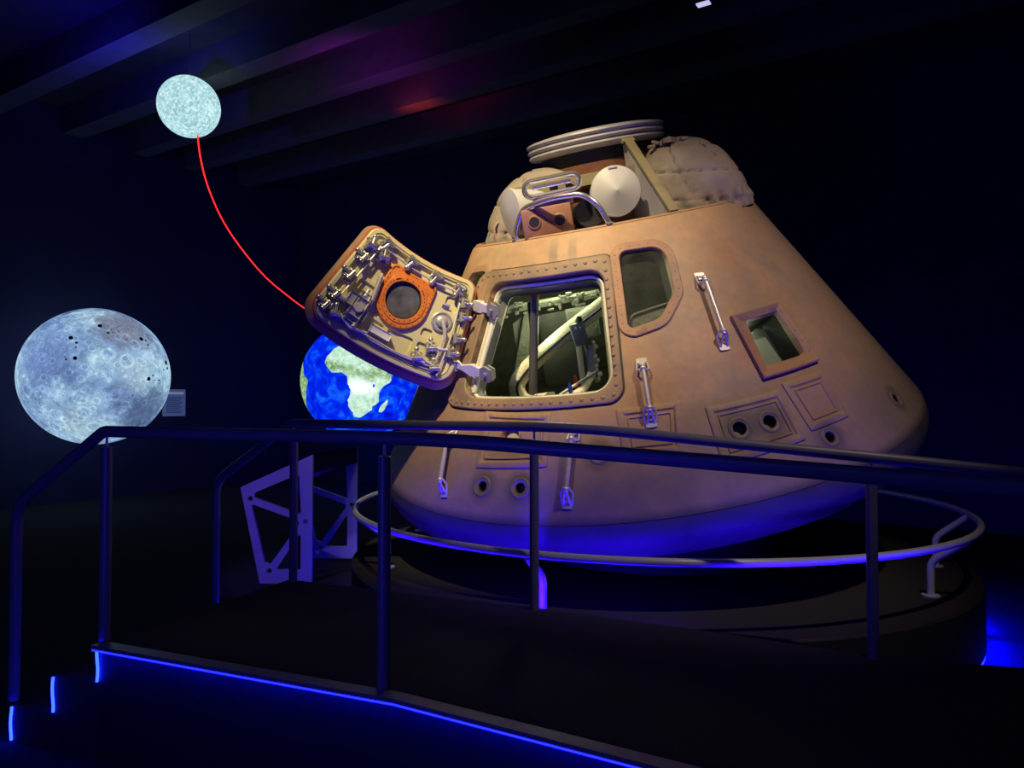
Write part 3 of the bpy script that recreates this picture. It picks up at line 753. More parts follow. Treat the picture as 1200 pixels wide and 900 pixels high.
cb(MB().box((-.50, -.30, .64), (.30, .04, .32), None, .03), 'couch_seat', M['cabindark'])
b = MB(); random.seed(5)
b.box((-.50, -.30, 1.09), (.80, .16, .04), None, .01)
for k in range(46):
    b.box((-.86 + .70 * random.random(), -.385 - .02 * random.random(), 1.045 + .09 * random.random()), (.015 + .03 * random.random(), .03, .012 + .016 * random.random()), None, .003)
cb(b, 'instrument_row', M['liner'])
cb(MB().tube(smooth_path([(-.82, -.68, .49), (-.60, -.68, .485), (-.42, -.68, .50), (-.33, -.62, .60)], .06), .028, 14), 'cloth_tube', M['padding'])
cb(MB().tube([(-.70, -.70, .46), (-.30, -.66, .62)], .010, 10), 'thin_rod', M['gear'])
cb(MB().tube([(-.495, -.70, .50), (-.493, -.70, .555), (-.493, -.70, .585)], [.013, .014, .007], 12), 'blue_lever', M['blue'])
cb(MB().tube([(-.447, -.66, .53), (-.447, -.66, .60), (-.447, -.66, .618)], [.012, .013, .007], 12), 'red_lever', M['red'])
# seen through the two right-hand windows
LP = [(-6.4, 1.00), (-5.6, 1.045), (-4.0, 1.082), (.4, 1.095), (4.0, 1.105), (8.6, 1.112)]
b = MB(); b.tube(smooth_path([cs(p, z, -.085) for p, z in LP], .02), .008, 10)
cb(b, 'shelf_lip', M['cabingrey'])
b = MB(); b.lo([[cs(p, z - .004, -.095) for p, z in LP[1:]], [cs(p, max(.94, 1.0 + .006 * p), -.100) for p, z in LP[1:]], [cs(p, max(.93, .985 + .006 * p), -.055) for p, z in LP[1:]]], False)
cb(b, 'window_shelf', M['liner'])
b = MB(); FC = [(26.2, .86), (29.5, .890), (34.5, .86), (36.5, .62), (25.2, .62)]
b.lo([[cs(p, z, -.150) for p, z in FC], [cs(p, z, -.165) for p, z in FC]], True, True, True)
cb(b, 'folded_cloth', M['cabingrey'])

# ---- open hatch door
RD = Matrix(((-0.28993, 0.93267, 0.21463), (-0.45128, -0.331, 0.82872), (0.84397, 0.14341, 0.51686)))
H1 = V((-1.02082857, -0.86921034, 1.00358235)); H2 = V((-1.09462635, -0.83576273, 1.02948655))
TD = Matrix.Translation(H2) @ RD.to_4x4() @ Matrix.Translation(-H1)
DP = Patch([(-49.6, .687), (-10.4, .687), (-10.4, 1.320), (-49.6, 1.320)], .11, 8, 12)
DF = Patch([(-49.1, .718), (-10.9, .718), (-10.9, 1.313), (-49.1, 1.313)], .10, 8, 12)
b = MB(); b.lo([DF.loop(.006, .0)] + [DF.loop(.001, .010)] + DP.loops([(.0, .040), (.0, .060), (.010, .068)]), True); fill(b, DP, .010, .068)
door = cb(b, 'hatch_door', M['charframe'], T=TD); door['label'] = 'open hatch door swung left, its pale inner face showing'
def dd(mb, name, m, **k): return mb.build(name, m, door, T=TD, **k)
dd(MB().lo(DF.loops([(.002, .012), (-.001, .003), (.002, -.006), (.010, -.008), (.014, -.004)]), True), 'red_seal', M['seal'])
b = MB()
b.lo(DF.loops([(.010, .006), (.010, -.002), (.011, -.020), (.017, -.027), (.036, -.030), (.040, -.020), (.043, -.020), (.046, -.029), (.052, -.029), (.056, -.020), (.060, -.018), (.066, -.0175)]), True)
fill(b, DF, .066, -.0175, 8)
fill(b, DF, .010, .006, 4)
bmesh.ops.remove_doubles(b.bm, verts=b.bm.verts[:], dist=1e-5)
face = b.build('inner_face', M['doorcream'], None)
PK = [([(-36.6, .790), (-30.0, .790), (-29.7, .890), (-36.8, .895)], .02), ([(-28.8, .800), (-23.6, .800), (-23.4, .890), (-28.6, .888)], .02), ([(-41.8, .845), (-38.0, .845), (-37.8, .895), (-41.8, .895)], .018),
      ([(-40.6, .925), (-37.6, .925), (-37.8, .975), (-40.6, .975)], .018), ([(-45.4, 1.10), (-41.0, 1.11), (-41.0, 1.185), (-45.2, 1.185)], .02),
      ([(-22.6, 1.05), (-17.4, 1.05), (-17.4, 1.165), (-22.4, 1.165)], .02), ([(-22.0, .93), (-16.6, .93), (-17.0, 1.03), (-21.8, 1.03)], .02), ([(-26.6, .905), (-23.4, .905), (-24.4, .955), (-25.6, .955)], .012),
      ([(-34.6, 1.222), (-28.4, 1.222), (-28.4, 1.262), (-34.6, 1.262)], .012), ([(-26.2, 1.222), (-20.6, 1.222), (-20.6, 1.262), (-26.2, 1.262)], .012), ([(-42.4, 1.205), (-36.8, 1.212), (-36.8, 1.255), (-42.4, 1.250)], .012)]
PK += [([(-14.6, z - .034), (-12.6, z - .034), (-12.6, z + .034), (-14.6, z + .034)], .008) for z in (.84, .93, 1.05, 1.155)]
pc_ = MB()
for c, rr in PK:
    q = Patch(c, rr, 5, 6); pc_.lo(q.loops([(0, -.05), (0, -.008), (.004, -.003)]), True, True, True)
cu = pc_.build('cut', None)
md = face.modifiers.new('b', 'BOOLEAN'); md.operation = 'DIFFERENCE'; md.object = cu; md.solver = 'EXACT'
dg = bpy.context.evaluated_depsgraph_get(); me = bpy.data.meshes.new_from_object(face.evaluated_get(dg)); face.modifiers.clear()
oldm = face.data; face.data = me; bpy.data.meshes.remove(oldm); cm = cu.data; bpy.data.objects.remove(cu); bpy.data.meshes.remove(cm)
me.transform(TD); bm = bmesh.new(); bm.from_mesh(me)
for f in bm.faces: f.smooth = True
for e in bm.edges: e.smooth = not (len(e.link_faces) == 2 and e.calc_face_angle(0) > radians(30))
bm.to_mesh(me); bm.free(); face.parent = door
def dpt(p, z, off): return cs(p, z, off)
def dn(p): return -cn(p)
# window with orange frame: a ring with a corner-pointed upper end
zc = 1.05; pc = -29.8; rw = rad(zc)
OF = rpoly([(-.166, -.166), (.166, -.166), (.148, .165), (-.148, .165)], [.155, .155, .034, .034], 10, 7)
def oloop(R, off, k):
    """k = 1: the flat-topped outline scaled to R; k = 0: a circle of radius R; between: a blend"""
    out = []
    for p in OF:
        l = p.length; q = p * (R / .166) * k + p / l * R * (1 - k)
        z = zc + q.y * c33; out.append(cs(pc + degrees(q.x / rad(z)), z, off))
    return out
dd(MB().lo([oloop(.179, -.008, 1), oloop(.181, -.034, 1), oloop(.176, -.040, 1), oloop(.150, -.040, .35), oloop(.147, -.045, .2), oloop(.121, -.045, 0), oloop(.118, -.038, 0), oloop(.117, -.004, 0)], True), 'window_frame', M['orange'])['label'] = 'bright orange window frame on the hatch door'
b = MB()
for R_, k, n_ in ((.168, 1, 44), (.134, .05, 40)):
    L = oloop(R_, -.040 if R_ > .15 else -.045, k)
    tot = len(L)
    for j in range(n_):
        t = j / n_ * tot; i = int(t); q = L[i].lerp(L[(i + 1) % tot], t - i); b.sph(q, .0038, 6, 4)
dd(b, 'frame_bolts', M['dark'])
b = MB(); L = [oloop(.118 * t, -.024, 0) for t in (1, .6, .25)]; b.lo(L, True, False, True)
dd(b, 'window_pane', M['smoked'])
b = MB(); b.lo([oloop(.117, -.024, 0), oloop(.112, -.030, 0), oloop(.108, -.024, 0)], True); dd(b, 'pane_ring', M['dark'])
# latches: roller in a forked bracket
def latch(p, z, along, s=1.):
    """along: direction in (phi-metres, slant) plane towards the rod"""
    o_ = dpt(p, z, -.019); n = dn(p); u = (cs(p, z + .01) - cs(p, z)).normalized(); t = n.cross(u).normalized()
    a = (t * along[0] + u * along[1]).normalized(); c = n.cross(a)
    B3 = Matrix((a, c, n)).transposed(); b = MB()
    b.box(o_ + n * .006 * s, (.058 * s, .050 * s, .010), B3, .003)
    for q in (-1, 1):
        Tm = frameT(o_ + c * q * .017 * s - c * .003, c, a)
        # plate outline, x along a, y = c x a = -n direction
        b.prism([(-.028 * s, -.0), (.030 * s, -.0), (.024 * s, -.026 * s), (.006 * s, -.044 * s), (-.014 * s, -.040 * s), (-.026 * s, -.020 * s)] if c.cross(a).dot(n) < 0 else
                [(-.028 * s, 0), (-.026 * s, .020 * s), (-.014 * s, .040 * s), (.006 * s, .044 * s), (.024 * s, .026 * s), (.030 * s, 0)], .006, Tm)
    b.tube([o_ + n * .032 * s - c * .026 * s - a * .006, o_ + n * .032 * s + c * .026 * s - a * .006], .012 * s, 14)
    b.tube([o_ + n * .020 * s - c * .026 * s + a * .016, o_ + n * .020 * s + c * .026 * s + a * .016], .006 * s, 10)
    b.tube([o_ + n * .032 * s, o_ + n * .026 * s + a * .042 * s], .009 * s, 10)
    b.sph(o_ + n * .024 * s + a * .044 * s, .014 * s, 10, 6)
    for e in (-1, 1):
        for f in (-1, 1): b.sph(o_ + n * .012 + a * e * .022 * s + c * f * .030 * s, .005, 6, 4)
    return dd(b, 'latch', M['latchmetal'])
for p, z in ((-13.6, 1.190), (-13.7, 1.109), (-13.7, .995), (-13.6, .868), (-13.2, .795)): latch(p, z, (0.25, 1) if z > 1.15 else (1, .2), 1.2)
for p, z in ((-17.6, 1.252), (-26.9, 1.252), (-35.7, 1.246), (-43.8, 1.238)): latch(p, z, (.3, -1), 1.25)
for p, z in ((-46.4, 1.165), (-47.1, 1.09), (-47.1, .969), (-46.6, .886)): latch(p, z, (-1, .2), 1.15)
for p, z in ((-18.6, 1.185), (-41.6, .880), (-39.0, .805), (-43.9, .785), (-16.4, .790)): latch(p, z, (.4, 1), 1.2)
def rod(P_, r=.0065, m='bright', name='latch_rod'):
    dd(MB().tube([dpt(p, z, o_) for p, z, o_ in P_], r, 10), name, M[m])
rod([(-16.2, 1.215, -.045), (-15.6, 1.0, -.045), (-14.6, .79, -.045)])
rod([(-18.0, 1.225, -.05), (-27, 1.222, -.045), (-36, 1.215, -.045), (-45.4, 1.212, -.045)])
rod([(-45.2, 1.16, -.045), (-45.6, .96, -.05), (-45.0, .75, -.045)])
rod([(-43.6, 1.0, -.06), (-43.9, .88, -.05), (-43.4, .76, -.045)], .008)
rod([(-43, .792, -.05), (-33, .785, -.05), (-23, .787, -.05), (-17, .795, -.05)])
rod([(-38.6, .83, -.055), (-41.5, .80, -.06), (-44.4, .79, -.05)], .008)
rod([(-40.6, .90, -.055), (-43.5, .885, -.06), (-46.4, .90, -.05)], .008)
rod([(-17.5, .80, -.05), (-21, .775, -.055), (-25.5, .80, -.05)], .010)
rod([(-21.1, 1.085, -.05), (-22.4, .955, -.05)], .016, 'gear', 'gas_cylinder'); rod([(-20.9, 1.105, -.05), (-22.6, .935, -.05)], .008, 'bright', 'cylinder_rod')
# handle disc and crank
n = dn(-42.2); T = frameT(dpt(-42.0, 1.035, -.010), n)
b = MB(); b.lathe([(.068, 0), (.068, .018), (.058, .024), (.052, .016), (.038, .016), (.034, .034), (.020, .040), (.001, .040)], 40, T); b.box(dpt(-41.6, 1.12, -.018), (.05, .05, .02), Matrix.Rotation(radians(-42), 3, 'Z'), .004)
dd(b, 'drive_disc', M['gear'])
rod([(-42.0, 1.035, -.060), (-43.4, .99, -.065), (-44.2, .935, -.05)], .011, 'bright', 'crank_handle')
# gearbox
u = (cs(-19.7, 1.0) - cs(-19.7, .9)).normalized(); n = dn(-19.7); t = n.cross(u); B3 = Matrix((t, u, n)).transposed()
c = dpt(-19.9, .880, -.045); b = MB()
b.box(c, (.085, .125, .075), B3, .012).box(c + t * .055 + u * .02 + n * .01, (.06, .075, .06), B3, .008).box(c - t * .045 - u * .025, (.05, .06, .06), B3, .008)
b.box(c + u * .075 + n * .012, (.05, .05, .05), B3, .006).box(c - u * .075 + n * .0, (.07, .04, .05), B3, .006)
gb = dd(b, 'gearbox', M['gear'])
for P0, P1, r_ in ((c + n * .03, c + n * .055, .030), (c + t * .09 + n * .01, c + t * .12 + n * .01, .018), (c - t * .04 - u * .03 + n * .02, c - t * .04 - u * .11 + n * .02, .012), (c + u * .08 + n * .03, c + u * .13 + n * .03, .012)):
    dd(MB().tube([P0, P1], r_, 16), 'gearbox_cap', M['bright'])
# storage box, ledge, lower cable
u = (cs(-28, 1.0) - cs(-28, .9)).normalized(); n = dn(-28.3); t = n.cross(u); B3 = Matrix((t, u, n)).transposed()
dd(MB().box(dpt(-28.2, .835, -.040), (.135, .045, .045), B3, .006), 'small_box', M['whitepaint'])
b = MB(); Lg = [[dpt(p, z, o_) for p in [-45 + 28 * k / 14 for k in range(15)]] for z, o_ in ((.788, -.014), (.785, -.036), (.766, -.038), (.762, -.014))]
b.lo(Lg, False); dd(b, 'lower_ledge', M['lavender'])
# gooseneck hinge arms from door to jamb
for (A_, B2) in ((V((-1.050, -.690, 1.222)), V((-.905, -.865, 1.175))), (V((-1.135, -.965, .862)), V((-1.010, -1.065, .822)))):
    d = (B2 - A_).normalized(); x = d.cross(V((0, 0, 1))).normalized(); zz_ = x.cross(d)
    b = MB(); L = []
    for t_, w, h in ((-.35, .010, .012), (0, .014, .016), (.42, .018, .036), (.62, .018, .036), (.66, .012, .028), (.95, .012, .024)):
        cpt = A_.lerp(B2, t_); L.append([cpt + x * w * a_ + zz_ * h * c_ for a_, c_ in ((-1, -1), (1, -1), (1, 1), (-1, 1))])
    b.lo(L, True, True, True)
    for q in (-1, 1):
        for e in (.50, .58): b.sph(A_.lerp(B2, e) + zz_ * q * .037, .006, 8, 5)
    h_ = cb(b, 'hinge_arm', M['whitepaint'])
    b = MB(); b.prism([(-.045, -.042), (.030, -.048), (.048, -.02), (.040, .035), (-.010, .048), (-.045, .030)], .014, frameT(B2 + d * .02 - x * .0, x, d))
    b.prism([(-.045, -.042), (.030, -.048), (.048, -.02), (.040, .035), (-.010, .048), (-.045, .030)], .010, frameT(B2 + d * .02 - x * .035, x, d))
    b.tube([B2 + d * .02 - x * .05, B2 + d * .02 + x * .03], .012, 14)
    b.build('hinge_bracket', M['gear'], h_)
    b = MB(); b.tube([A_ - d * .05 + zz_ * .03, A_ + zz_ * .0], .012, 10).box(A_ - d * .075, (.05, .03, .06), Matrix((d, x, zz_)).transposed(), .005); b.build('door_lug', M['gear'], h_)
jb = MB(); jb.tube([cs(-46.8, 1.16, -.035), cs(-47.2, .95, -.035), cs(-47.2, .72, -.035)], .016, 12)
cb(jb, 'hinge_rod', M['whitepaint'])
# display cradle below the heat shield
b = MB(); L0, L1 = [], []
inv = Rm.transposed()
for j in range(72):
    a = 2 * pi * j / 72; q = V((.95 * cos(a), .95 * sin(a), 4.1355 - sqrt(4.69 ** 2 - .95 ** 2) - .004)); w = Rm @ q + CC
    L1.append(w); bx_ = V((base.x, base.y, 0)); v = V((w.x, w.y, 0)) - bx_; L0.append(bx_ + v * 1.02 + V((0, 0, PH)))
O = V((base.x, base.y, PH))
cr = MB().lo([[p - O for p in L0], [p - O for p in L1]], True).build('support_cradle', M['blackside']); cr.location = O
tag(cr, 'black drum support between the plinth top and the heat shield', 'support')

# ------------------------------------------------------------------ moons, earth, neon arc, sign
CAMP = V((0, 0, 1.54))
def globe(name, c, r, m, seg=(96, 64)):
    b = MB(); rr = bmesh.ops.create_uvsphere(b.bm, u_segments=seg[0], v_segments=seg[1], radius=r)
    o = b.build(name, m); o.location = c; return o
def dirpt(c, r, x, y):
    """point on a globe seen from the visitor side: x right, y up in unit-disc terms"""
    w = (CAMP - V(c)).normalized(); rt = V((0, 0, 1)).cross(w).normalized(); up = w.cross(rt)
    return (rt * x + up * y + w * sqrt(max(0, 1 - x * x - y * y))) * r
mo = globe('moon_globe', MC, MR, M['moon']); mo.rotation_euler = MROT
tag(mo, 'large glowing blue grey cratered moon globe at the left, behind the steps', 'globe')
mo_inv = mo.rotation_euler.to_matrix().transposed()
marks = [(505, 200, 1.5), (545, 236, .8), (562, 218, .5), (568, 232, .4), (365, 268, 1.5), (393, 292, .9), (391, 314, .5), (388, 370, 1.4), (345, 377, .6), (340, 366, .4), (718, 258, 1.6), (742, 265, .6), (757, 250, .5), (755, 288, .6),
         (858, 378, 1.7), (866, 410, 1.1), (842, 418, .5), (757, 468, 1.5), (780, 450, .6), (792, 476, .5), (815, 475, .7)]
for a, c, s in marks:
    x = (a / 4.5 - 109) / 91; y = -(c / 4.5 + 340 - 442) / 82
    k = sqrt(x * x + y * y)
    if k > .97: x, y = x / k * .97, y / k * .97
    p = dirpt(MC, MR + .004, x, y); q = mo_inv @ p
    b = MB().lathe([(.019 * s, -.003), (.019 * s, .006), (.001, .008)], 7, frameT(q, q.normalized()))
    b.build('site_marker', M['black'], mo)
def wall_mount(g, c, d, r, L_):
    inv = g.rotation_euler.to_matrix().transposed(); q = inv @ V(d).normalized()
    b = MB().tube([q * (r - .02), q * L_], .05, 16); b.lathe([(.16, -.02), (.16, 0)], 24, frameT(q * L_, q), True, True); return b.build('wall_mount', M['dark'], g)
wall_mount(mo, MC, -e1, MR, (MC - C0).dot(e1) - .0)
SMC = V((-3.92, 8.9, 5.11)); SMR = .36
sm = globe('moon_globe', SMC, SMR, M['moonlet']); sm.rotation_euler = (.2, .5, .3)
tag(sm, 'small bright pale moon globe hanging near the ceiling above the red arc', 'globe')
h = MB().tube([(0, 0, SMR + .002), (0, 0, SMR + .05)], .018, 10); h.tube([(0, 0, SMR + .04), (.0, .0, CH - SMC.z)], .005, 8); 
hg = h.build('hanger', M['beam']); hg.location = SMC; tag(hg, 'thin ceiling hanger rod holding the small upper moon', 'hanger')

# earth
EC = V((-2.57, 12.6, 1.89)); ER = 1.0
def pip(x, y, P_):
    r = False; n = len(P_); j = n - 1
    for i in range(n):
        if (P_[i][1] > y) != (P_[j][1] > y) and x < (P_[j][0] - P_[i][0]) * (y - P_[i][1]) / (P_[j][1] - P_[i][1]) + P_[i][0]: r = not r
        j = i
    return r
AFR = [(-17, 15), (-16, 21), (-13, 28), (-9, 32), (-6, 35.5), (3, 37), (10, 37), (11, 33.5), (20, 31), (25, 32), (32, 31), (34, 28), (37, 21), (38, 18), (43, 12), (51, 12), (48, 5), (41, -2), (39, -7), (40.5, -15), (35, -20), (35.5, -24), (32.5, -28), (27, -34), (20, -34.8), (18, -32), (15, -27), (12, -17), (13.5, -9), (9, -1), (9, 4), (4, 6), (-4, 5), (-8, 4.5), (-13, 8.5), (-17, 13)]
MAD = [(49.5, -12), (50.5, -16), (47.5, -25), (44, -25), (43.5, -21), (44.5, -16)]
ARA = [(35, 28), (39, 21), (43, 13), (52, 16), (59, 22), (56, 25), (50, 27), (48, 30), (40, 37), (35, 33)]
SAM = [(-35, -7), (-39, -15), (-41, -22), (-48, -28), (-58, -38), (-66, -50), (-70, -54), (-74, -48), (-71, -20), (-81, -5), (-77, 8), (-60, 9), (-50, 1)]
EUR = [(-9, 37), (-9, 43), (-1, 44), (-4, 48), (4, 51), (9, 55), (20, 55), (22, 60), (12, 58), (6, 60), (15, 69), (30, 70), (60, 70), (100, 75), (140, 70), (140, 50), (120, 38), (108, 20), (105, 10), (97, 18), (89, 22), (80, 12), (77, 8), (73, 18), (67, 25), (57, 27), (48, 30), (36, 37), (28, 37), (26, 41), (20, 38), (14, 45), (16, 40), (9, 44), (3, 43), (0, 38)]
LAKES = [[(31.8, .5), (34.2, .5), (33.6, -2.6), (32, -2.4)], [(29.3, -3.5), (29.9, -3.5), (31.2, -8.6), (30.4, -8.7)], [(34, -9.8), (34.8, -10), (35.2, -14.2), (34.4, -14)], [(30, 2.5), (31.5, 2.5), (31, 1)]]
b = MB(); nu, nv = 360, 180
bmesh.ops.create_uvsphere(b.bm, u_segments=nu, v_segments=nv, radius=ER)
ea = b.build('earth_globe', M['earth']); ea.location = EC
w = (CAMP - EC).normalized(); rt = V((0, 0, 1)).cross(w).normalized(); up = w.cross(rt)
roll = radians(-9); rt2 = rt * cos(roll) + up * sin(roll); up2 = up * cos(roll) - rt * sin(roll)
lat0 = radians(2); lon0 = radians(21)
ex = w * cos(lat0) - up2 * sin(lat0); ez = up2 * cos(lat0) + w * sin(lat0); ey = ez.cross(ex)
Re = Matrix((ex, ey, ez)).transposed()
ea.rotation_euler = Re.to_euler()
att = ea.data.attributes.new('land', 'FLOAT_COLOR', 'POINT'); buf = []
for v in ea.data.vertices:
    p = v.co.normalized(); lon = degrees(atan2(p.y, p.x) + lon0); lat = degrees(math.asin(max(-1, min(1, p.z))))
    jl = noise.noise(p * 9) * 1.6; jt = noise.noise(p * 9 + V((5, 5, 5))) * 1.6
    a_, b2 = lon + jl, lat + jt
    def isl(du, dv): return any(pip(a_ + du, b2 + dv, q) for q in (AFR, MAD, ARA, SAM, EUR)) and not any(pip(lon + du, lat + dv, q) for q in LAKES)
    L = sum(isl(du, dv) for du, dv in ((0, 0), (.6, .3), (-.6, -.3), (.3, -.6), (-.3, .6))) / 5 if -60 < lon < 75 else float(isl(0, 0))
    g = max(0, 1 - abs(lat - 9 + noise.noise(p * 6) * 6) / 7.) if -20 < lon < 52 else (1. if lon < -30 else .3)
    g = max(g, .8 if lat > 40 else 0.)
    lamp_spot = max(0., 1 - (((lon - 22) / 17) ** 2 + ((lat + 4) / 9) ** 2)) * .9  # bright spot of the globe's lamp, painted into the land colour
    buf += [L, min(1, g), lamp_spot, 1.]
att.data.foreach_set('color', buf)
tag(ea, 'glowing blue and green earth globe showing Africa, behind the open hatch', 'globe')
wall_mount(ea, EC, e2, ER, (C0 - EC).dot(e2))

# red neon arc from the small moon towards the earth
px = [(231.5, 158), (235.6, 188.5), (245, 222.5), (262, 260), (285, 294), (311, 324.5), (337.6, 347), (358, 362), (384, 378), (404, 386)]
pit = radians(1.32); NP = []
for i, (x, y) in enumerate(px):
    t = i / (len(px) - 1); Y = 8.9 + (12.15 - 8.9) * t
    a = (x - 600) / 867; c = (450 - y) / 867; dy = cos(pit) - c * sin(pit); dz = sin(pit) + c * cos(pit)
    NP.append(V((a / dy * Y, Y, 1.54 + dz / dy * Y)))
dense = []
for i in range(len(NP) - 1):
    p0, p1, p2, p3 = NP[max(i - 1, 0)], NP[i], NP[i + 1], NP[min(i + 2, len(NP) - 1)]
    for k in range(6):
        t = k / 6; dense.append(.5 * ((2 * p1) + (p2 - p0) * t + (2 * p0 - 5 * p1 + 4 * p2 - p3) * t * t + (3 * p1 - p0 - 3 * p2 + p3) * t ** 3))
dense.append(NP[-1])
ne = MB().tube(dense, .0095, 12).build('neon_arc', M['neon']); tag(ne, 'thin curved glowing red neon line from small moon down to the earth', 'neon tube')

# info sign on the left wall
nw = V((.84, -.54, 0)).normalized()
sp0 = rm(0.0, 0, 0)
# wall_left plane passes through C0 along -e2
t_ = None
dirx = V(((204 - 600) / 867, 1, 0))
# intersection of the view line with the wall plane
tt = (C0.dot(e1)) / dirx.dot(e1); P_ = dirx * tt; sz = 1.54 - 2 / 867 * P_.y
sg = empty('info_sign', P_ + nw * .004 + V((0, 0, sz))); sg.rotation_euler = (0, 0, atan2(-e2.y, -e2.x) + pi)
tag(sg, 'small pale blue text panel on the wall right of the large moon', 'sign')
k = 1.0
def sb(name, c, d, m, p): return MB().box(c, d, None).build(name, m, p, smooth=False)
s_ = sb('panel', (0, -.0, 0), (.42, .012, .46), M['sign'], sg)
sb('heading', (.03, -.009, .165), (.28, .006, .03), M['signhead'], sg)
for i in range(11): sb('text_line', (.0 - .01 * (i % 3), -.009, .09 - i * .026), (.30 - .03 * (i % 3), .005, .010), M['signtext'], sg)

# ------------------------------------------------------------------ display table frame (two truss ends)
tb = empty('display_table', (-2.13, 6.3, 0)); tag(tb, 'grey display stand with two triangle-braced end frames and dark top, left of the plinth', 'display stand')
OUT = [(0, .0), (.44, .0), (.44, 1.085), (-.17, .81)]
TRI = [[(-.06, .745), (.355, .945), (.36, .60), (.345, .59), (-.02, .70)], [(-.045, .62), (.335, .50), (.30, .49), (.03, .115), (.02, .12)], [(.11, .075), (.345, .075), (.355, .40), (.34, .42)]]
TRI = [[(-.035, .770), (.31, .915), (.33, .905), (.345, .58), (-.045, .72), (-.055, .745)], [(-.075, .655), (-.06, .665), (.325, .525), (.33, .50), (.085, .155), (.04, .175)], [(.135, .115), (.345, .115), (.345, .40), (.335, .42)]]
def truss(name, loc):
    b = MB(); bm = b.bm
    me = bpy.data.curves.new('c', 'CURVE'); me.dimensions = '2D'; me.fill_mode = 'BOTH'; me.extrude = .018
    def spl(P):
        s = me.splines.new('POLY'); s.points.add(len(P) - 1); s.use_cyclic_u = True
        for q, (x, z) in zip(s.points, P): q.co = (x, z, 0, 1)
    spl(OUT)
    for T_ in TRI:
        nC = len(T_)
        area = sum(T_[i][0] * T_[(i + 1) % nC][1] - T_[(i + 1) % nC][0] * T_[i][1] for i in range(nC))
        PP = T_ if area > 0 else T_[::-1]
        spl([tuple(q) for q in rpoly(PP, .010, 4, 2)])
    for cx, cz in ((-.085, .715), (.385, .52), (.08, .105)):
        spl([(cx + .022 * cos(2 * pi * j / 20), cz + .022 * sin(2 * pi * j / 20)) for j in range(20)])
    co = bpy.data.objects.new('c', me); COL.objects.link(co)
    dg = bpy.context.evaluated_depsgraph_get(); dg.update(); m2 = bpy.data.meshes.new_from_object(co.evaluated_get(dg))
    bpy.data.objects.remove(co); bpy.data.curves.remove(me)
    m2.transform(Matrix(((1, 0, 0, 0), (0, 0, 1, 0), (0, 1, 0, 0), (0, 0, 0, 1)))); m2.materials.clear(); m2.materials.append(M['kiosk'])
    m2.flip_normals() if hasattr(m2, 'flip_normals') else None
    o = bpy.data.objects.new(name, m2); COL.objects.link(o); o.parent = tb; o.location = loc; return o
truss('end_frame', (0, 0, 0)); truss('end_frame', (.17, 1.0, 0))
b = MB(); sh = V((.17, 1.0, 0))
A4 = [V((.44, .02, 1.085)), V((-.17, .02, .81)), V((-.17, .02, .79)), V((.44, .02, .96)), ]
b.lo([[V((.44, .02, 1.088)), V((-.17, .02, .813)), V((-.17, .02, .79)), V((.44, .02, 1.06))], [p + sh - V((0, .04, 0)) for p in (V((.44, .02, 1.088)), V((-.17, .02, .813)), V((-.17, .02, .79)), V((.44, .02, 1.06)))]], True, True, True)
b.build('sloped_top', M['blackside'], tb, smooth=False)
b = MB(); b.lo([[V((.44, .02, 1.085)), V((.42, .02, 1.085)), V((.42, .02, .93)), V((.44, .02, .93))], [p + sh - V((0, .04, 0)) for p in (V((.44, .02, 1.085)), V((.42, .02, 1.085)), V((.42, .02, .93)), V((.44, .02, .93)))]], True, True, True)
b.build('rear_apron', M['blackside'], tb, smooth=False)

# ------------------------------------------------------------------ lights
def aim(o, tgt): o.rotation_euler = (V(tgt) - o.location).to_track_quat('-Z', 'Y').to_euler()
def spot(name, loc, tgt, col, W_, ang, blend=.6, size=.05):
    l = bpy.data.lights.new(name, 'SPOT'); l.energy = W_; l.color = col; l.spot_size = radians(ang); l.spot_blend = blend; l.shadow_soft_size = size
    o = bpy.data.objects.new(name, l); COL.objects.link(o); o.location = loc; aim(o, tgt); return o
def point(name, loc, col, W_, size=.05):
    l = bpy.data.lights.new(name, 'POINT'); l.energy = W_; l.color = col; l.shadow_soft_size = size
    o = bpy.data.objects.new(name, l); COL.objects.link(o); o.location = loc; return o
WARM = (1., .80, .55); BL = (.022, .003, 1.)
spot('key_spot', (-1.0, 2.0, 5.5), (-.05, 4.72, 2.55), (1., .80, .46), 1350, 40, 1., .05)
spot('fill_spot', (2.2, 1.6, 5.4), (1.25, 4.5, 1.75), (1., .77, .63), 380, 46, 1., .06)
def area(name, loc, tgt, col, W_, sx, sy):
    l = bpy.data.lights.new(name, 'AREA'); l.shape = 'RECTANGLE'; l.size = sx; l.size_y = sy; l.energy = W_; l.color = col; l.spread = radians(135)
    o = bpy.data.objects.new(name, l); COL.objects.link(o); o.location = loc; aim(o, tgt); return o
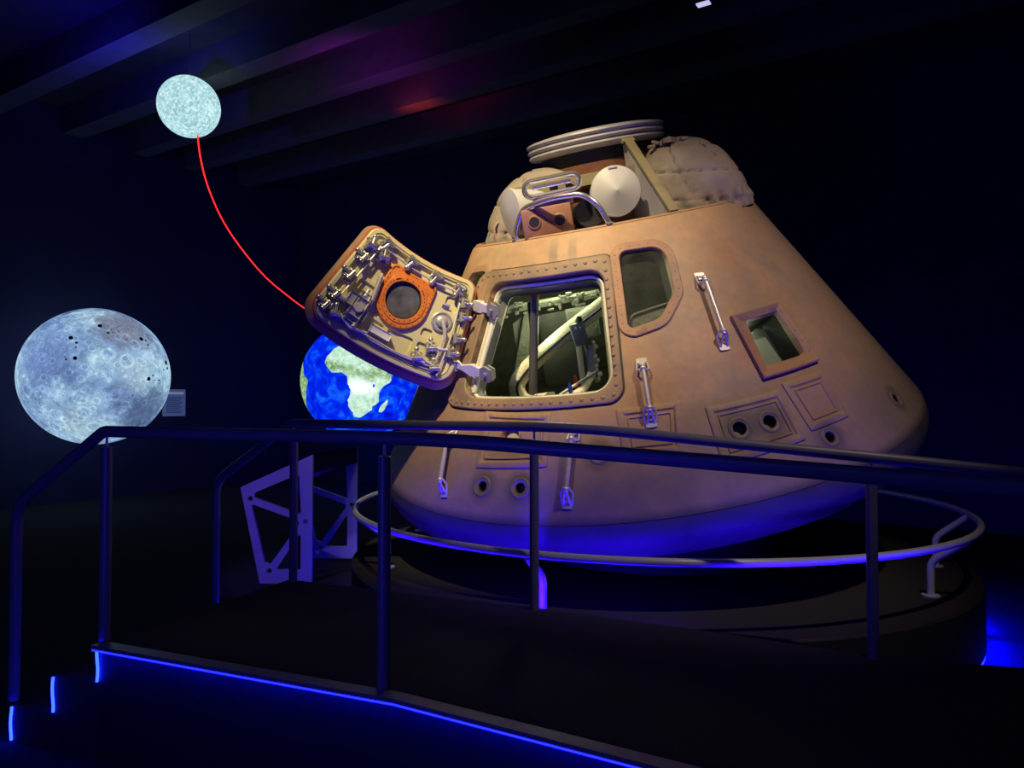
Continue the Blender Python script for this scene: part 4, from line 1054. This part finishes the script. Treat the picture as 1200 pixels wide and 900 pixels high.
# blue strips fixed below the rear edge of the deck, throwing light up under the capsule
for i, (x, y, w) in enumerate(((-.75, 4.12, 9), (-.1, 3.86, 9), (.55, 3.62, 11), (1.2, 3.36, 10), (1.95, 3.20, 7))):
    area('deck_edge_light_%s' % 'abcdef'[i], (x, y, .43), (x + (1.0 - x) * .35, 4.9, 1.5 if i < 3 else 2.3), BL, w * .75, .6, .05).data.spread = radians(135 if i < 3 else 100)
spot('low_blue_fill', (.5, 1.3, .62), (.15, 4.5, 2.25), BL, 22, 40, .9, .25)  # unseen blue spot added below the view to tint hatch and cone
for i, a in enumerate((-32, -14, 4)):
    d = V((cos(radians(a)), sin(radians(a)), 0)); p = PC_ + d * (PR + .015) + V((0, 0, .07))
    l_ = area('plinth_foot_light_%s' % 'abc'[i], p, p + d * .5 - V((0, 0, .35)), (.0, .0, 1.), 9, .6, .03)
    l_.rotation_euler = Matrix((V((-d.y, d.x, 0)), d.cross(V((-d.y, d.x, 0))).normalized(), d)).transposed().to_euler()
    zax = (d * -.8 + V((0, 0, .6))).normalized(); xax = V((-d.y, d.x, 0)); yax = zax.cross(xax); l_.rotation_euler = Matrix((xax, yax, zax)).transposed().to_euler()
spot('upper_blue_fill', (.02, 3.79, .43), (.48, 4.74, 2.78), BL, 75, 30, .8, .04)  # unseen blue spot added to light hatch top and deck hardware from below
cw = lambda p: Rm @ V(p) + CC
point('cabin_lamp', cw((-.42, -.38, 1.31)), (.92, 1., .60), 12., .08)
point('cabin_lamp_low', cw((-.62, -.62, .98)), (.92, 1., .62), 3., .08)
point('cabin_fill_right', cw(cs(25, .95, -.22)), (.9, 1., .66), 1.5, .03)  # unseen lamp added to brighten what shows through the side window
point('cloth_fill', cw(cs(24, .880, -.100)), (.9, 1., .72), .5, .012)  # hidden lamp added between pane and cloth to light the cloth's front
spot('ceiling_wash_blue', (-4.6, 8.0, 4.7), (-4.7, 8.8, 6), (.03, .01, 1.), 60, 150, 1., .05)
spot('ceiling_wash_violet', (-1.9, 8.6, 4.8), (-1.8, 9.1, 6), (.45, .02, .7), 26, 140, 1., .05)
spot('ceiling_wash_red', (-1.4, 9.9, 5.2), (-1.2, 10.2, 6), (1., .06, .04), 10, 110, 1., .05)
point('room_blue', (-1.5, -2.0, 4.5), (.10, .12, 1.), 45, .3)
point('rail_fill', (-1.5, .7, .9), (.05, .04, 1.), 36, .15)  # unseen blue lamp added on the camera side to brighten the handrails
spot('table_light', (-3.4, 2.6, 3.2), (-1.9, 6.5, .5), (.18, .11, 1.), 330, 22, .6, .05)

W_ = bpy.data.worlds.new('World'); SC.world = W_; W_.use_nodes = True
W_.node_tree.nodes['Background'].inputs[0].default_value = (.001, .001, .003, 1); W_.node_tree.nodes['Background'].inputs[1].default_value = 1.

# ------------------------------------------------------------------ camera
cd = bpy.data.cameras.new('camera'); cd.sensor_width = 36; cd.lens = 867 / 1200 * 36; cd.clip_end = 100
co = bpy.data.objects.new('camera', cd); COL.objects.link(co); co.location = (0, 0, 1.54)
co.rotation_euler = (radians(90 + 1.32), 0, 0); SC.camera = co
SC.view_settings.view_transform = 'Standard'; SC.view_settings.look = 'None'; SC.view_settings.exposure = 0.; SC.view_settings.gamma = 1.
SC.view_settings.use_curve_mapping = False
